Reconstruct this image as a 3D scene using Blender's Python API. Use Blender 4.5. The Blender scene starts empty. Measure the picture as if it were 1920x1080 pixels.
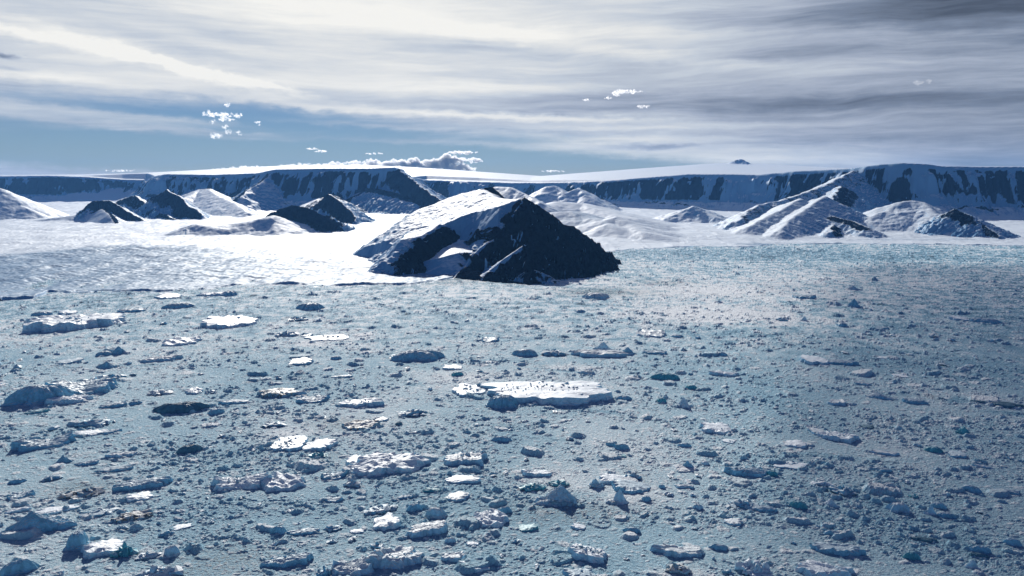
import bpy, bmesh, math, random
import numpy as np
from math import radians, sin, cos, tan, atan, atan2, pi

# ------------------------------------------------------------------ camera
FPX = 1371.0                      # focal length in pixels of a 1920 wide frame
EYE = 500.0                       # aircraft height above the sea ice, metres
PITCH = math.atan(200.0 / FPX)    # level line lies 200 px above the frame centre
CP, SP = math.cos(PITCH), math.sin(PITCH)
scene = bpy.context.scene
COL = scene.collection
cam_d = bpy.data.cameras.new('camera')
cam_d.sensor_width = 36.0
cam_d.lens = 36.0 * FPX / 1920.0
cam_d.clip_start = 1.0
cam_d.clip_end = 200000.0
cam = bpy.data.objects.new('camera', cam_d)
cam.location = (0, 0, EYE)
cam.rotation_euler = (radians(90) - PITCH, 0, 0)
COL.objects.link(cam)
scene.camera = cam

def ray(px, py):
    u = (px - 960.0) / FPX
    v = (540.0 - py) / FPX
    return np.array([u, CP + v * SP, v * CP - SP])

def at(px, py, Y):
    d = ray(px, py)
    s = Y / d[1]
    return d[0] * s, Y, EYE + d[2] * s

def ground(px, py, z=0.0):
    d = ray(px, py)
    s = (z - EYE) / d[2]
    return d[0] * s, d[1] * s, s

# ------------------------------------------------------------------ sun, sky
SUN_DIR = ray(620, -483)
SUN_DIR = SUN_DIR / np.linalg.norm(SUN_DIR)
SUN_EL = math.asin(SUN_DIR[2])
SUN_AZ = math.atan2(SUN_DIR[0], SUN_DIR[1])      # clockwise from +Y
EXPOSURE = 0.08
scene.view_settings.view_transform = 'Standard'
scene.view_settings.look = 'None'
scene.view_settings.exposure = EXPOSURE
scene.view_settings.gamma = 1.0
sun_d = bpy.data.lights.new('sun', 'SUN')
sun_d.energy = 5.0
sun_d.angle = radians(0.53)
sun_d.color = (1.0, 0.95, 0.87)
sun = bpy.data.objects.new('sun', sun_d)
sun.rotation_euler = (radians(90) - SUN_EL, 0, pi - SUN_AZ)
sun.location = (-2000, 9000, 6000)
COL.objects.link(sun)

world = bpy.data.worlds.new('World')
scene.world = world
world.use_nodes = True
WT = world.node_tree
for n in list(WT.nodes):
    WT.nodes.remove(n)

class G:
    """tiny node-graph writer"""
    def __init__(s, tree): s.t = tree
    def new(s, typ, **kw):
        n = s.t.nodes.new(typ)
        for k, v in kw.items(): setattr(n, k, v)
        return n
    def put(s, sock, v):
        if hasattr(v, 'links') or isinstance(v, bpy.types.NodeSocket): s.t.links.new(v, sock)
        else: sock.default_value = v
    def m(s, op, a, b=0.0, c=None, clamp=False):
        n = s.new('ShaderNodeMath', operation=op, use_clamp=clamp)
        s.put(n.inputs[0], a); s.put(n.inputs[1], b)
        if c is not None: s.put(n.inputs[2], c)
        return n.outputs[0]
    def mr(s, v, a, b, c=0.0, d=1.0, smooth=True):
        n = s.new('ShaderNodeMapRange', interpolation_type='SMOOTHSTEP' if smooth else 'LINEAR')
        s.put(n.inputs[0], v); s.put(n.inputs[1], a); s.put(n.inputs[2], b); s.put(n.inputs[3], c); s.put(n.inputs[4], d)
        return n.outputs[0]
    def noise(s, vec, scale, detail=4.0, rough=0.55, dist=0.0):
        n = s.new('ShaderNodeTexNoise')
        s.put(n.inputs['Vector'], vec); n.inputs['Scale'].default_value = scale
        n.inputs['Detail'].default_value = detail; n.inputs['Roughness'].default_value = rough
        n.inputs['Distortion'].default_value = dist
        return n.outputs[0]
    def xyz(s, x, y, z=0.0):
        n = s.new('ShaderNodeCombineXYZ')
        s.put(n.inputs[0], x); s.put(n.inputs[1], y); s.put(n.inputs[2], z)
        return n.outputs[0]
    def mix(s, f, a, b):
        n = s.new('ShaderNodeMix', data_type='RGBA')
        s.put(n.inputs[0], f); s.put(n.inputs[6], a); s.put(n.inputs[7], b)
        return n.outputs[2]
    def attr(s, name):
        n = s.new('ShaderNodeAttribute', attribute_name=name)
        return n.outputs['Fac']
    def bump(s, h, strength, dist):
        n = s.new('ShaderNodeBump')
        n.inputs['Strength'].default_value = strength; n.inputs['Distance'].default_value = dist
        s.put(n.inputs['Height'], h)
        return n.outputs[0]

def build_world():
    g = G(WT)
    tc = g.new('ShaderNodeTexCoord')
    sep = g.new('ShaderNodeSeparateXYZ')
    g.put(sep.inputs[0], tc.outputs['Generated'])
    x, y, z = sep.outputs
    R2D = 180.0 / pi
    az = g.m('MULTIPLY', g.m('ARCTAN2', x, y), R2D)           # degrees right of the view axis
    el = g.m('MULTIPLY', g.m('ARCSINE', z), R2D)              # degrees above the level line
    def AE(px, py):
        d = ray(px, py)
        return atan2(d[0], d[1]) * R2D, atan2(d[2], math.hypot(d[0], d[1])) * R2D
    # long drawn-out streaks, softly warped
    wv = g.xyz(g.m('MULTIPLY', az, 0.05), g.m('MULTIPLY', el, 0.16))
    warp = g.m('SUBTRACT', g.noise(wv, 1.0, 3.0), 0.5)
    warp2 = g.m('SUBTRACT', g.noise(g.xyz(g.m('MULTIPLY', az, 0.5), g.m('MULTIPLY', el, 1.1), 7.0), 1.0, 6.0, 0.65), 0.5)
    elw = g.m('ADD', el, g.m('MULTIPLY', warp, 2.6))
    elw2 = g.m('ADD', el, g.m('ADD', g.m('MULTIPLY', warp, 0.8), g.m('MULTIPLY', warp2, 0.75)))
    azw = g.m('ADD', az, g.m('MULTIPLY', warp2, 3.0))
    st1 = g.noise(g.xyz(g.m('MULTIPLY', az, 0.045), g.m('MULTIPLY', elw, 0.55)), 1.0, 5.0, 0.55)
    st2 = g.noise(g.xyz(g.m('MULTIPLY', az, 0.13), g.m('MULTIPLY', elw, 1.9), 3.3), 1.0, 6.0, 0.6)
    st3 = g.noise(g.xyz(g.m('MULTIPLY', az, 0.35), g.m('MULTIPLY', elw, 3.2), 9.1), 1.0, 7.0, 0.62)
    streak = g.m('ADD', g.m('MULTIPLY', st1, 0.55), g.m('ADD', g.m('MULTIPLY', st2, 0.35), g.m('MULTIPLY', st3, 0.10)))

    def blobs(items):
        acc = None
        for (px, py, rx, ry, tilt, amt) in items:
            a0, e0 = AE(px, py)
            sx, sy = rx / FPX * R2D, ry / FPX * R2D
            t = radians(tilt)
            da = g.m('SUBTRACT', azw, a0); de = g.m('SUBTRACT', elw2, e0)
            p = g.m('ADD', g.m('MULTIPLY', da, cos(t) / sx), g.m('MULTIPLY', de, sin(t) / sx))
            q = g.m('ADD', g.m('MULTIPLY', da, -sin(t) / sy), g.m('MULTIPLY', de, cos(t) / sy))
            r2 = g.m('ADD', g.m('MULTIPLY', p, p), g.m('MULTIPLY', q, q))
            f = g.m('EXPONENT', g.m('MULTIPLY', r2, -1.0))
            acc = g.m('MULTIPLY', f, amt) if acc is None else g.m('MULTIPLY_ADD', f, amt, acc)
        return acc
    # how much cloud veils the blue (px, py, rx, ry, tilt, amount)
    cover = blobs([
        (200, 205, 420, 26, -2, -0.95), (330, 265, 560, 32, -2, -1.0), (120, 292, 300, 26, 0, -0.6),
        (640, 245, 330, 36, -4, -0.55), (560, 300, 420, 26, 0, -0.9), (1000, 312, 300, 16, 0, -1.1),
        (470, 190, 150, 24, -5, -0.35), (880, 320, 120, 14, 0, -0.6), (1000, 262, 130, 16, 0, -0.35),
        (280, 218, 300, 8, -4, 0.55), (660, 204, 240, 7, -4, 0.5), (700, 262, 300, 6, -2, 0.45), (520, 285, 260, 5, 0, 0.35), (150, 226, 330, 11, -6, 0.6), (420, 248, 260, 9, -6, 0.35), (0, 322, 240, 9, 0, 0.35), (640, 232, 180, 5, -3, 0.4),
    ])
    base = g.mr(el, -1.0, 5.0, 0.80, 1.12)
    cov = g.m('ADD', g.m('ADD', base, g.m('MULTIPLY', cover, 0.86)), g.m('MULTIPLY', g.m('SUBTRACT', streak, 0.5), 1.1))
    cov = g.mr(cov, 0.05, 1.02)
    # overhead and behind the aircraft the sky is mostly clear
    open_ = g.m('MULTIPLY', g.mr(el, 17.0, 34.0, 1.0, 0.12), g.mr(g.m('ABSOLUTE', az), 45.0, 85.0, 1.0, 0.15))
    cov = g.m('MULTIPLY', cov, open_)
    # how bright the veil is
    lum = blobs([
        (120, 80, 190, 9, -9, 0.40), (290, 113, 150, 8, -14, 0.48), (430, 148, 130, 5, -10, 0.46), (330, 85, 200, 12, -12, -.12), (180, 125, 240, 26, -8, 0.16), (60, 140, 120, 8, -3, 0.22),
        (600, -40, 480, 150, 0, 0.42), (700, 150, 420, 34, -4, 0.16), (1000, 62, 420, 16, -2, 0.26), (1150, 95, 240, 12, -8, 0.22),
        (940, 219, 300, 6, -2, 0.36), (1150, 240, 260, 6, 0, 0.20), (1180, 262, 170, 9, 0, 0.30), (1420, 290, 300, 18, 0, 0.24), (1100, 286, 200, 8, -3, 0.2), (1350, 305, 200, 9, 0, .2),
        (830, 165, 240, 10, 0, 0.14), (1240, 276, 70, 5, 0, -0.28), (1330, 195, 300, 16, 0, -0.14), (1080, 205, 150, 8, 0, -0.18), (1120, 180, 200, 10, 0, -0.16),
        (1650, 25, 320, 24, 0, -0.13), (1930, 0, 240, 100, 0, -0.26), (1900, 190, 340, 30, 0, -0.14), (1650, 190, 240, 12, 0, -0.12), (1500, 105, 160, 12, 0, -.08),
        (1900, 270, 240, 40, 0, -0.08), (1480, 55, 200, 14, 0, -0.12), (1750, 80, 260, 12, 3, 0.12), (1650, 130, 330, 14, 2, 0.10), (15, 103, 22, 4, 0, -0.45), (10, 128, 26, 4, 0, -0.2),
        (820, 90, 150, 9, 0, -0.10), (450, 75, 130, 14, -6, -0.16), (250, 20, 250, 14, -4, -0.10), (560, 190, 200, 8, -4, .12), (880, 190, 200, 7, 0, -.1),
    ])
    side = g.m('MULTIPLY', g.mr(az, 3.0, 34.0, 0.0, 0.13), g.mr(az, 38.0, 70.0, 1.0, 0.0))
    br = g.m('SUBTRACT', g.m('ADD', g.m('ADD', 0.53, lum), g.m('MULTIPLY', g.m('SUBTRACT', streak, 0.5), 1.15)), side)
    ramp = g.new('ShaderNodeValToRGB')
    g.put(ramp.inputs[0], br)
    e = ramp.color_ramp.elements
    e[0].position = 0.0; e[0].color = (0.080, 0.100, 0.140, 1)
    e[1].position = 1.0; e[1].color = (0.90, 0.89, 0.85, 1)
    for p, c in ((0.22, (0.20, 0.245, 0.33, 1)), (0.42, (0.38, 0.43, 0.53, 1)), (0.60, (0.55, 0.60, 0.67, 1)), (0.8, (0.74, 0.755, 0.76, 1))):
        k = ramp.color_ramp.elements.new(p); k.color = c
    sky = g.new('ShaderNodeTexSky', sky_type='NISHITA')
    sky.sun_disc = False
    sky.sun_elevation = SUN_EL
    sky.sun_rotation = SUN_AZ
    sky.altitude = 500.0; sky.air_density = 1.0; sky.dust_density = 0.0; sky.ozone_density = 3.0
    tint = g.new('ShaderNodeMix', data_type='RGBA', blend_type='MULTIPLY')
    tint.inputs[0].default_value = 1.0
    g.put(tint.inputs[6], sky.outputs[0]); g.put(tint.inputs[7], g.mix(g.mr(el, 8.0, 32.0), (0.60, 0.71, 0.93, 1), (0.04, 0.25, 0.72, 1)))
    b1 = g.new('ShaderNodeBackground'); g.put(b1.inputs[0], tint.outputs[2]); b1.inputs[1].default_value = 0.05
    b2 = g.new('ShaderNodeBackground'); g.put(b2.inputs[0], ramp.outputs[0]); b2.inputs[1].default_value = 0.98
    ms = g.new('ShaderNodeMixShader')
    g.put(ms.inputs[0], cov); g.put(ms.inputs[1], b1.outputs[0]); g.put(ms.inputs[2], b2.outputs[0])
    out = g.new('ShaderNodeOutputWorld')
    g.put(out.inputs[0], ms.outputs[0])
build_world()
scene.cycles.volume_bounces = 4
scene.cycles.max_bounces = 6
scene.cycles.diffuse_bounces = 1
scene.cycles.use_denoising = True

# ------------------------------------------------------------------ noise
def _hash(ix, iy, seed):
    h = (ix.astype(np.int64) * 374761393 + iy.astype(np.int64) * 668265263 + seed * 1442695041) & 0xffffffff
    h = ((h ^ (h >> 13)) * 1274126177) & 0xffffffff
    h = ((h ^ (h >> 16)) * 2246822519) & 0xffffffff
    return (h ^ (h >> 15)) & 0xffffffff

def rnd(ix, iy, seed):
    return (_hash(ix, iy, seed) >> 4).astype(np.float32) / np.float32(0x10000000)

def perlin(x, y, seed=0):
    x = np.asarray(x, dtype=np.float64); y = np.asarray(y, dtype=np.float64)
    x0 = np.floor(x); y0 = np.floor(y)
    fx = (x - x0).astype(np.float32); fy = (y - y0).astype(np.float32)
    ix = x0.astype(np.int64); iy = y0.astype(np.int64)
    u = fx * fx * fx * (fx * (fx * 6 - 15) + 10); v = fy * fy * fy * (fy * (fy * 6 - 15) + 10)
    def gr(dx, dy):
        a = rnd(ix + dx, iy + dy, seed) * np.float32(2 * pi)
        return np.cos(a) * (fx - dx) + np.sin(a) * (fy - dy)
    a = gr(0, 0); b = gr(1, 0); c = gr(0, 1); d = gr(1, 1)
    return ((a + (b - a) * u) * (1 - v) + (c + (d - c) * u) * v) * np.float32(1.5)

def fbm(x, y, octv=5, seed=0, gain=0.5, lac=2.03):
    s = 0; amp = 1.0; tot = 0
    for i in range(octv):
        s = s + perlin(x, y, seed + i * 17) * amp
        tot += amp; amp *= gain; x = x * lac + 3.7; y = y * lac - 1.9
    return s / tot

def ridged(x, y, octv=5, seed=0, gain=0.5, lac=2.03):
    s = 0; amp = 1.0; tot = 0
    for i in range(octv):
        s = s + (1 - 2 * np.abs(perlin(x, y, seed + i * 17))) * amp
        tot += amp; amp *= gain; x = x * lac + 3.7; y = y * lac - 1.9
    return s / tot

def sst(a, b, v):
    t = np.clip((v - a) / (b - a), 0, 1)
    return t * t * (3 - 2 * t)

# ------------------------------------------------------------------ object helpers
def put_struct(name, me, mat):
    o = bpy.data.objects.new(name, me)
    me.materials.append(mat)
    o['kind'] = 'structure'
    COL.objects.link(o)
    return o

def grid_mesh(name, X, Y, Z, attrs=None, keep=None, smooth=True):
    nr, nc = X.shape
    co = np.stack([X, Y, Z], -1).reshape(-1, 3).astype(np.float32)
    idx = np.arange(nr * nc).reshape(nr, nc)
    q = np.stack([idx[:-1, :-1], idx[:-1, 1:], idx[1:, 1:], idx[1:, :-1]], -1).reshape(-1, 4)
    if keep is not None:
        k = (keep[:-1, :-1] | keep[:-1, 1:] | keep[1:, 1:] | keep[1:, :-1]).reshape(-1)
        q = q[k]
        used = np.zeros(nr * nc, bool); used[q.reshape(-1)] = True
        remap = np.cumsum(used) - 1
        q = remap[q]; co = co[used]
        if attrs: attrs = {n: a.reshape(-1)[used] for n, a in attrs.items()}
    me = bpy.data.meshes.new(name)
    me.vertices.add(len(co)); me.vertices.foreach_set('co', co.reshape(-1))
    me.loops.add(q.size); me.loops.foreach_set('vertex_index', q.reshape(-1).astype(np.int32))
    me.polygons.add(len(q))
    me.polygons.foreach_set('loop_start', (np.arange(len(q)) * 4).astype(np.int32))
    me.polygons.foreach_set('loop_total', np.full(len(q), 4, np.int32))
    me.polygons.foreach_set('use_smooth', np.full(len(q), smooth))
    for n, a in (attrs or {}).items():
        at_ = me.attributes.new(n, 'FLOAT', 'POINT')
        at_.data.foreach_set('value', a.reshape(-1).astype(np.float32))
    me.update(calc_edges=True)
    return me

# ------------------------------------------------------------------ materials
def mat_new(name):
    m = bpy.data.materials.new(name); m.use_nodes = True
    t = m.node_tree
    for n in list(t.nodes): t.nodes.remove(n)
    g = G(t)
    out = g.new('ShaderNodeOutputMaterial')
    p = g.new('ShaderNodeBsdfPrincipled')
    t.links.new(p.outputs[0], out.inputs[0])
    geo = g.new('ShaderNodeNewGeometry')
    return m, g, p, geo

SNOW = (0.69, 0.77, 0.85, 1)
def mat_sea():
    m, g, p, geo = mat_new('brash_ice')
    pos = geo.outputs['Position']
    n1 = g.noise(pos, 0.22, 5.0, 0.65); n2 = g.noise(pos, 0.9, 4.0, 0.7); n3 = g.noise(pos, 0.012, 4.0, 0.6)
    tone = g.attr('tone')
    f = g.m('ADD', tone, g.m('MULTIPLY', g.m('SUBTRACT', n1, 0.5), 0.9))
    f = g.m('ADD', f, g.m('MULTIPLY', g.m('SUBTRACT', n2, 0.5), 0.45))
    r = g.new('ShaderNodeValToRGB'); g.put(r.inputs[0], f)
    e = r.color_ramp.elements
    e[0].position = 0.0; e[0].color = (0.055, 0.105, 0.14, 1)
    e[1].position = 1.0; e[1].color = (0.78, 0.83, 0.87, 1)
    for q, c in ((0.22, (0.09, 0.22, 0.33, 1)), (0.42, (0.20, 0.385, 0.51, 1)), (0.60, (0.35, 0.53, 0.63, 1)), (0.80, (0.60, 0.70, 0.76, 1))):
        k = e.new(q); k.color = c
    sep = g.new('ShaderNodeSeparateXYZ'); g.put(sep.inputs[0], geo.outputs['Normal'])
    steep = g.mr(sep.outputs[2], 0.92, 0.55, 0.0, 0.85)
    colb = g.mix(steep, r.outputs[0], (0.32, 0.60, 0.76, 1))  # steep faces coloured brighter blue to imitate light glowing through shaded ice
    dirt = g.m('MULTIPLY', g.attr('dirt'), g.mr(n1, 0.40, 0.62))
    col = g.mix(dirt, colb, (0.085, 0.08, 0.075, 1))
    g.put(p.inputs['Base Color'], col)
    p.inputs['Roughness'].default_value = 0.75
    p.inputs['Specular IOR Level'].default_value = 0.12
    g.put(p.inputs['Normal'], g.bump(g.m('ADD', n1, g.m('MULTIPLY', n2, 0.35)), 1.0, 3.4))
    return m

def mat_land(name, rock_a, rock_b, snow=SNOW, bump=3.0, sc=1.0, ice=(0.17, 0.30, 0.45, 1)):
    """snow with bare rock where the mesh says so, ragged at the border, and bare blue ice"""
    m, g, p, geo = mat_new(name)
    pos = geo.outputs['Position']
    n1 = g.noise(pos, 0.02 * sc, 6.0, 0.65); n2 = g.noise(pos, 0.11 * sc, 5.0, 0.65)
    rk = g.m('ADD', g.attr('rock'), g.m('ADD', g.m('MULTIPLY', g.m('SUBTRACT', n1, 0.5), 0.7), g.m('MULTIPLY', g.m('SUBTRACT', n2, 0.5), 0.6)))
    rk = g.mr(rk, 0.44, 0.56)
    rockc = g.mix(g.mr(n2, 0.35, 0.68), rock_a, rock_b)
    ic = g.m('ADD', g.attr('ice'), g.m('MULTIPLY', g.m('SUBTRACT', n2, 0.5), 0.55))
    snowc = g.mix(g.mr(ic, 0.1, 0.9), snow, ice)
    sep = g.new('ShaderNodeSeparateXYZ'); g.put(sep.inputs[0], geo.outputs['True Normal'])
    snowc = g.mix(g.mr(g.m('ADD', sep.outputs[2], g.m('MULTIPLY', g.m('SUBTRACT', n1, 0.5), 0.2)), 0.93, 0.72), snowc, (0.17, 0.36, 0.58, 1))   # steep snow tinted darker blue, painting deeper shade onto the faces
    g.put(p.inputs['Base Color'], g.mix(rk, snowc, rockc))
    g.put(p.inputs['Roughness'], g.m('ADD', 0.62, g.m('MULTIPLY', rk, 0.25)))
    g.put(p.inputs['Specular IOR Level'], g.m('SUBTRACT', 0.2, g.m('MULTIPLY', rk, 0.2)))
    h = g.m('ADD', g.m('MULTIPLY', n2, g.m('ADD', 0.12, g.m('MULTIPLY', rk, 1.0))), g.m('MULTIPLY', n1, 0.5))
    g.put(p.inputs['Normal'], g.bump(h, 1.0, bump))
    return m

def mat_berg(name, top, wall, dirt=0.0, dirtc=(0.06, 0.055, 0.05, 1), lo=0.30, hi=0.62):
    """snow where it can lie, bare glacier ice on the walls"""
    m, g, p, geo = mat_new(name)
    pos = geo.outputs['Position']
    oi = g.new('ShaderNodeObjectInfo')
    sep = g.new('ShaderNodeSeparateXYZ'); g.put(sep.inputs[0], geo.outputs['Normal'])
    n1 = g.noise(pos, 0.12, 4.0, 0.6); n2 = g.noise(pos, 0.55, 4.0, 0.7)
    up = g.m('ADD', sep.outputs[2], g.m('ADD', g.m('MULTIPLY', g.m('SUBTRACT', n1, 0.5), 0.35), g.m('MULTIPLY', g.m('SUBTRACT', n2, 0.5), 0.15)))
    f = g.mr(up, lo, hi)
    wallc = g.mix(g.mr(n1, 0.3, 0.7), wall, tuple(min(1, c * 1.55) for c in wall[:3]) + (1,))
    topc = g.mix(g.m('MULTIPLY', g.mr(n2, 0.5, 0.75), 0.18), top, wall)
    col = g.mix(f, wallc, topc)
    if dirt:
        nd = g.noise(pos, 0.09, 5.0, 0.7, 1.2)
        col = g.mix(g.mr(nd, 0.62 - dirt * 0.25, 0.70 - dirt * 0.2), col, dirtc)
    g.put(p.inputs['Base Color'], col)
    p.inputs['Roughness'].default_value = 0.5
    p.inputs['Specular IOR Level'].default_value = 0.3
    g.put(p.inputs['Normal'], g.bump(g.m('ADD', n1, g.m('MULTIPLY', n2, 0.3)), 1.0, 0.9))
    return m

# ------------------------------------------------------------------ sea ice
def chunks(X, Y, L, prob, r0, r1, h0, h1, seed, steep=1.1):
    """slabs and lumps of broken ice, one candidate per L-metre cell"""
    ix = np.floor(X / L).astype(np.int64); iy = np.floor(Y / L).astype(np.int64)
    z = np.zeros(X.shape, np.float32); tn = np.zeros(X.shape, np.float32)
    for dx in (-1, 0, 1):
        for dy in (-1, 0, 1):
            cx = ix + dx; cy = iy + dy
            on = rnd(cx, cy, seed) < prob
            px = (cx + 0.15 + 0.7 * rnd(cx, cy, seed + 1)) * L; py = (cy + 0.15 + 0.7 * rnd(cx, cy, seed + 2)) * L
            t = rnd(cx, cy, seed + 3)
            r = r0 + (r1 - r0) * t * t
            h = h0 + (h1 - h0) * t * rnd(cx, cy, seed + 4)
            a = (rnd(cx, cy, seed + 5) - 0.5) * 1.6
            asp = 0.42 + 0.5 * rnd(cx, cy, seed + 6)
            ex = (X - px).astype(np.float32); ey = (Y - py).astype(np.float32)
            ca, sa = np.cos(a), np.sin(a)
            u = (ex * ca + ey * sa) / r; v = (-ex * sa + ey * ca) / (r * asp)
            d = np.sqrt(u * u + v * v) * 0.6 + 0.4 * np.maximum(np.abs(u), np.abs(v))
            tilt = (rnd(cx, cy, seed + 7) - 0.5) * u + (rnd(cx, cy, seed + 8) - 0.72) * v * 1.3
            zz = np.minimum(h * (1 + tilt), (1 - d) * r * steep) * on
            up = zz > z
            z = np.where(up, zz, z)
            tn = np.where(up & (zz > 0.25 * h), rnd(cx, cy, seed + 9) - 0.42, tn)
    return z, tn

def gauss_ground(X, Y, items):
    """soft patches on the sea ice: centre, half width and near/far limits read as ground points"""
    s = 0
    for (px, py, rx, ry, amt) in items:
        cx, cy, sc = ground(px, py)
        _, y0, _ = ground(px, py + ry); _, y1, _ = ground(px, max(py - ry, 380))
        hw = rx / FPX * sc; hy = (y1 - y0) / 2
        s = s + amt * np.exp(-((X - cx) / hw) ** 2 - ((Y - cy) / hy) ** 2)
    return s

def build_sea():
    nc, nr = 1600, 900
    s_ = np.linspace(-1, 1, nc)
    u = 0.64 * s_ + 0.24 * s_ ** 3
    # even steps of looking-down angle, a little denser far away
    y_pix = np.concatenate([np.linspace(1560, 1130, 160, endpoint=False), np.linspace(1130, 444, nr - 160)])
    Yr = np.array([ground(960, yy)[1] for yy in y_pix])
    Yg = np.repeat(Yr[:, None], nc, 1)
    X = (Yg + 420) * u[None, :]
    j = 0.35
    rng = np.random.default_rng(5)
    dY = np.gradient(Yr)[:, None]
    Y = Yg + (rng.random(X.shape) - 0.5) * np.abs(dY) * j * 2
    X = X + (rng.random(X.shape) - 0.5) * (Yg + 420) * np.gradient(u)[None, :] * j * 2
    wx = X + 5 * fbm(X / 26, Y / 26, 3, 3); wy = Y + 5 * fbm(X / 26, Y / 26, 3, 9)
    dens = fbm((X + 120 * fbm(X / 400, Y / 400, 3, 22)) / 330, (Y + .25 * X + 90 * fbm(X / 350, Y / 350, 3, 23)) / 120, 4, 21)
    Z = 0.55 * fbm(X / 7, Y / 7, 4, 31) + 0.7 * fbm(X / 60, Y / 60, 3, 41)
    tone = np.zeros(X.shape, np.float32)
    for (L, pr, r0, r1, h0, h1, sd, st) in (
            (3.6, 0.85, 0.8, 2.6, 0.3, 1.1, 100, 0.8), (8.0, 0.66, 1.8, 6.0, 0.6, 2.6, 200, 0.9),
            (19.0, 0.56, 3.2, 11.5, 1.0, 5.2, 300, 0.9), (46.0, 0.42, 5.0, 21.0, 1.2, 7.5, 400, 0.9),
            (105.0, 0.16, 12.0, 36.0, 2.5, 9.0, 500, 1.0)):
        z, t = chunks(wx, wy, L, pr, r0, r1, h0, h1, sd, st)
        fade = 1.0 if L > 30 else sst(*{3.6: (2100, 1300), 8.0: (3600, 2000), 19.0: (9000, 4500)}[L], Y)
        k = 1.0 if L > 30 else np.clip(0.85 + dens * 1.6, 0.3, 1.4)
        z = z * k * fade
        tone = np.where(z > 0.4, (t + 0.36) * (0.40 if L < 40 else 0.5), tone)  # random tone per chunk, whitened on top to imitate sunlit edges
        Z = Z + z
    low = fbm(X / 420, Y / 420, 5, 61)
    near = sst(3200, 1200, Y)
    tone = 0.57 + tone + 0.30 * low + 0.04 * near
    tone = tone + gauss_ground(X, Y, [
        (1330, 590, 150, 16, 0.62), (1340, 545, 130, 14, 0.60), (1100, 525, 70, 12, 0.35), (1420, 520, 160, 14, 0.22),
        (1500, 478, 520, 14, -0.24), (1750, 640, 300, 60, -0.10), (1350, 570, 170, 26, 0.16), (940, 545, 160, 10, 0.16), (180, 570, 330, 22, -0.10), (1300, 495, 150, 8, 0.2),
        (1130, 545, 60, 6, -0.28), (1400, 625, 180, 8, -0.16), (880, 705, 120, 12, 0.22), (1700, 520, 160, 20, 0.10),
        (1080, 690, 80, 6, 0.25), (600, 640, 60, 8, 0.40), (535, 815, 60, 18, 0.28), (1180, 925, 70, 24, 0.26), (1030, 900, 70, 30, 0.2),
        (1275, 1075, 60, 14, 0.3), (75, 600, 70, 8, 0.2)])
    far = sst(1500, 3200, Y)
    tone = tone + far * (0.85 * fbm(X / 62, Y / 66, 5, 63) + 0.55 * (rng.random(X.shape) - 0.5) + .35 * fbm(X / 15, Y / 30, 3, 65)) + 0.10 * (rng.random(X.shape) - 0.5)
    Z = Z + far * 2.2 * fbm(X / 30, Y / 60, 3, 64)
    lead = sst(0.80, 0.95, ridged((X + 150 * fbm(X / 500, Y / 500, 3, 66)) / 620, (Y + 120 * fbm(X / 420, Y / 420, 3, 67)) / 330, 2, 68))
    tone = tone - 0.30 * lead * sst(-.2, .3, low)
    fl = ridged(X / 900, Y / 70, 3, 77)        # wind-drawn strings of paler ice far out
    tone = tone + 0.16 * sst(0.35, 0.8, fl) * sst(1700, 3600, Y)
    dirt = np.clip(gauss_ground(X, Y, [
        (1130, 548, 90, 8, 0.9), (1060, 960, 150, 26, 0.45), (420, 1055, 90, 30, 0.5), (640, 795, 50, 12, 0.5), (790, 530, 120, 6, 0.5),
        (880, 522, 60, 5, 0.6), (150, 915, 60, 16, 0.6), (1240, 530, 60, 6, 0.6)])
        + 0.35 * sst(0.32, 0.6, fbm(X / 150, Y / 150, 4, 91)), 0, 1)
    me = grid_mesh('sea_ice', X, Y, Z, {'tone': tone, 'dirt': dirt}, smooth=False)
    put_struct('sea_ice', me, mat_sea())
    # the frozen sea goes on, flat and quiet, beyond what the picture shows
    zb = -3.2
    s = 60000
    me2 = bpy.data.meshes.new('water')
    me2.from_pydata([(-25900, -2900, zb), (25900, -2900, zb), (25900, 24400, zb), (-25900, 24400, zb)], [], [(0, 1, 2, 3)])
    m, g, p, geo = mat_new('sea_water')
    n = g.noise(geo.outputs['Position'], 0.02, 6.0, 0.7)
    g.put(p.inputs['Base Color'], g.mix(g.mr(n, 0.3, 0.7), (0.16, 0.25, 0.31, 1), (0.34, 0.43, 0.48, 1)))
    p.inputs['Roughness'].default_value = 0.6
    put_struct('sea_water', me2, m)
build_sea()
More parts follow.
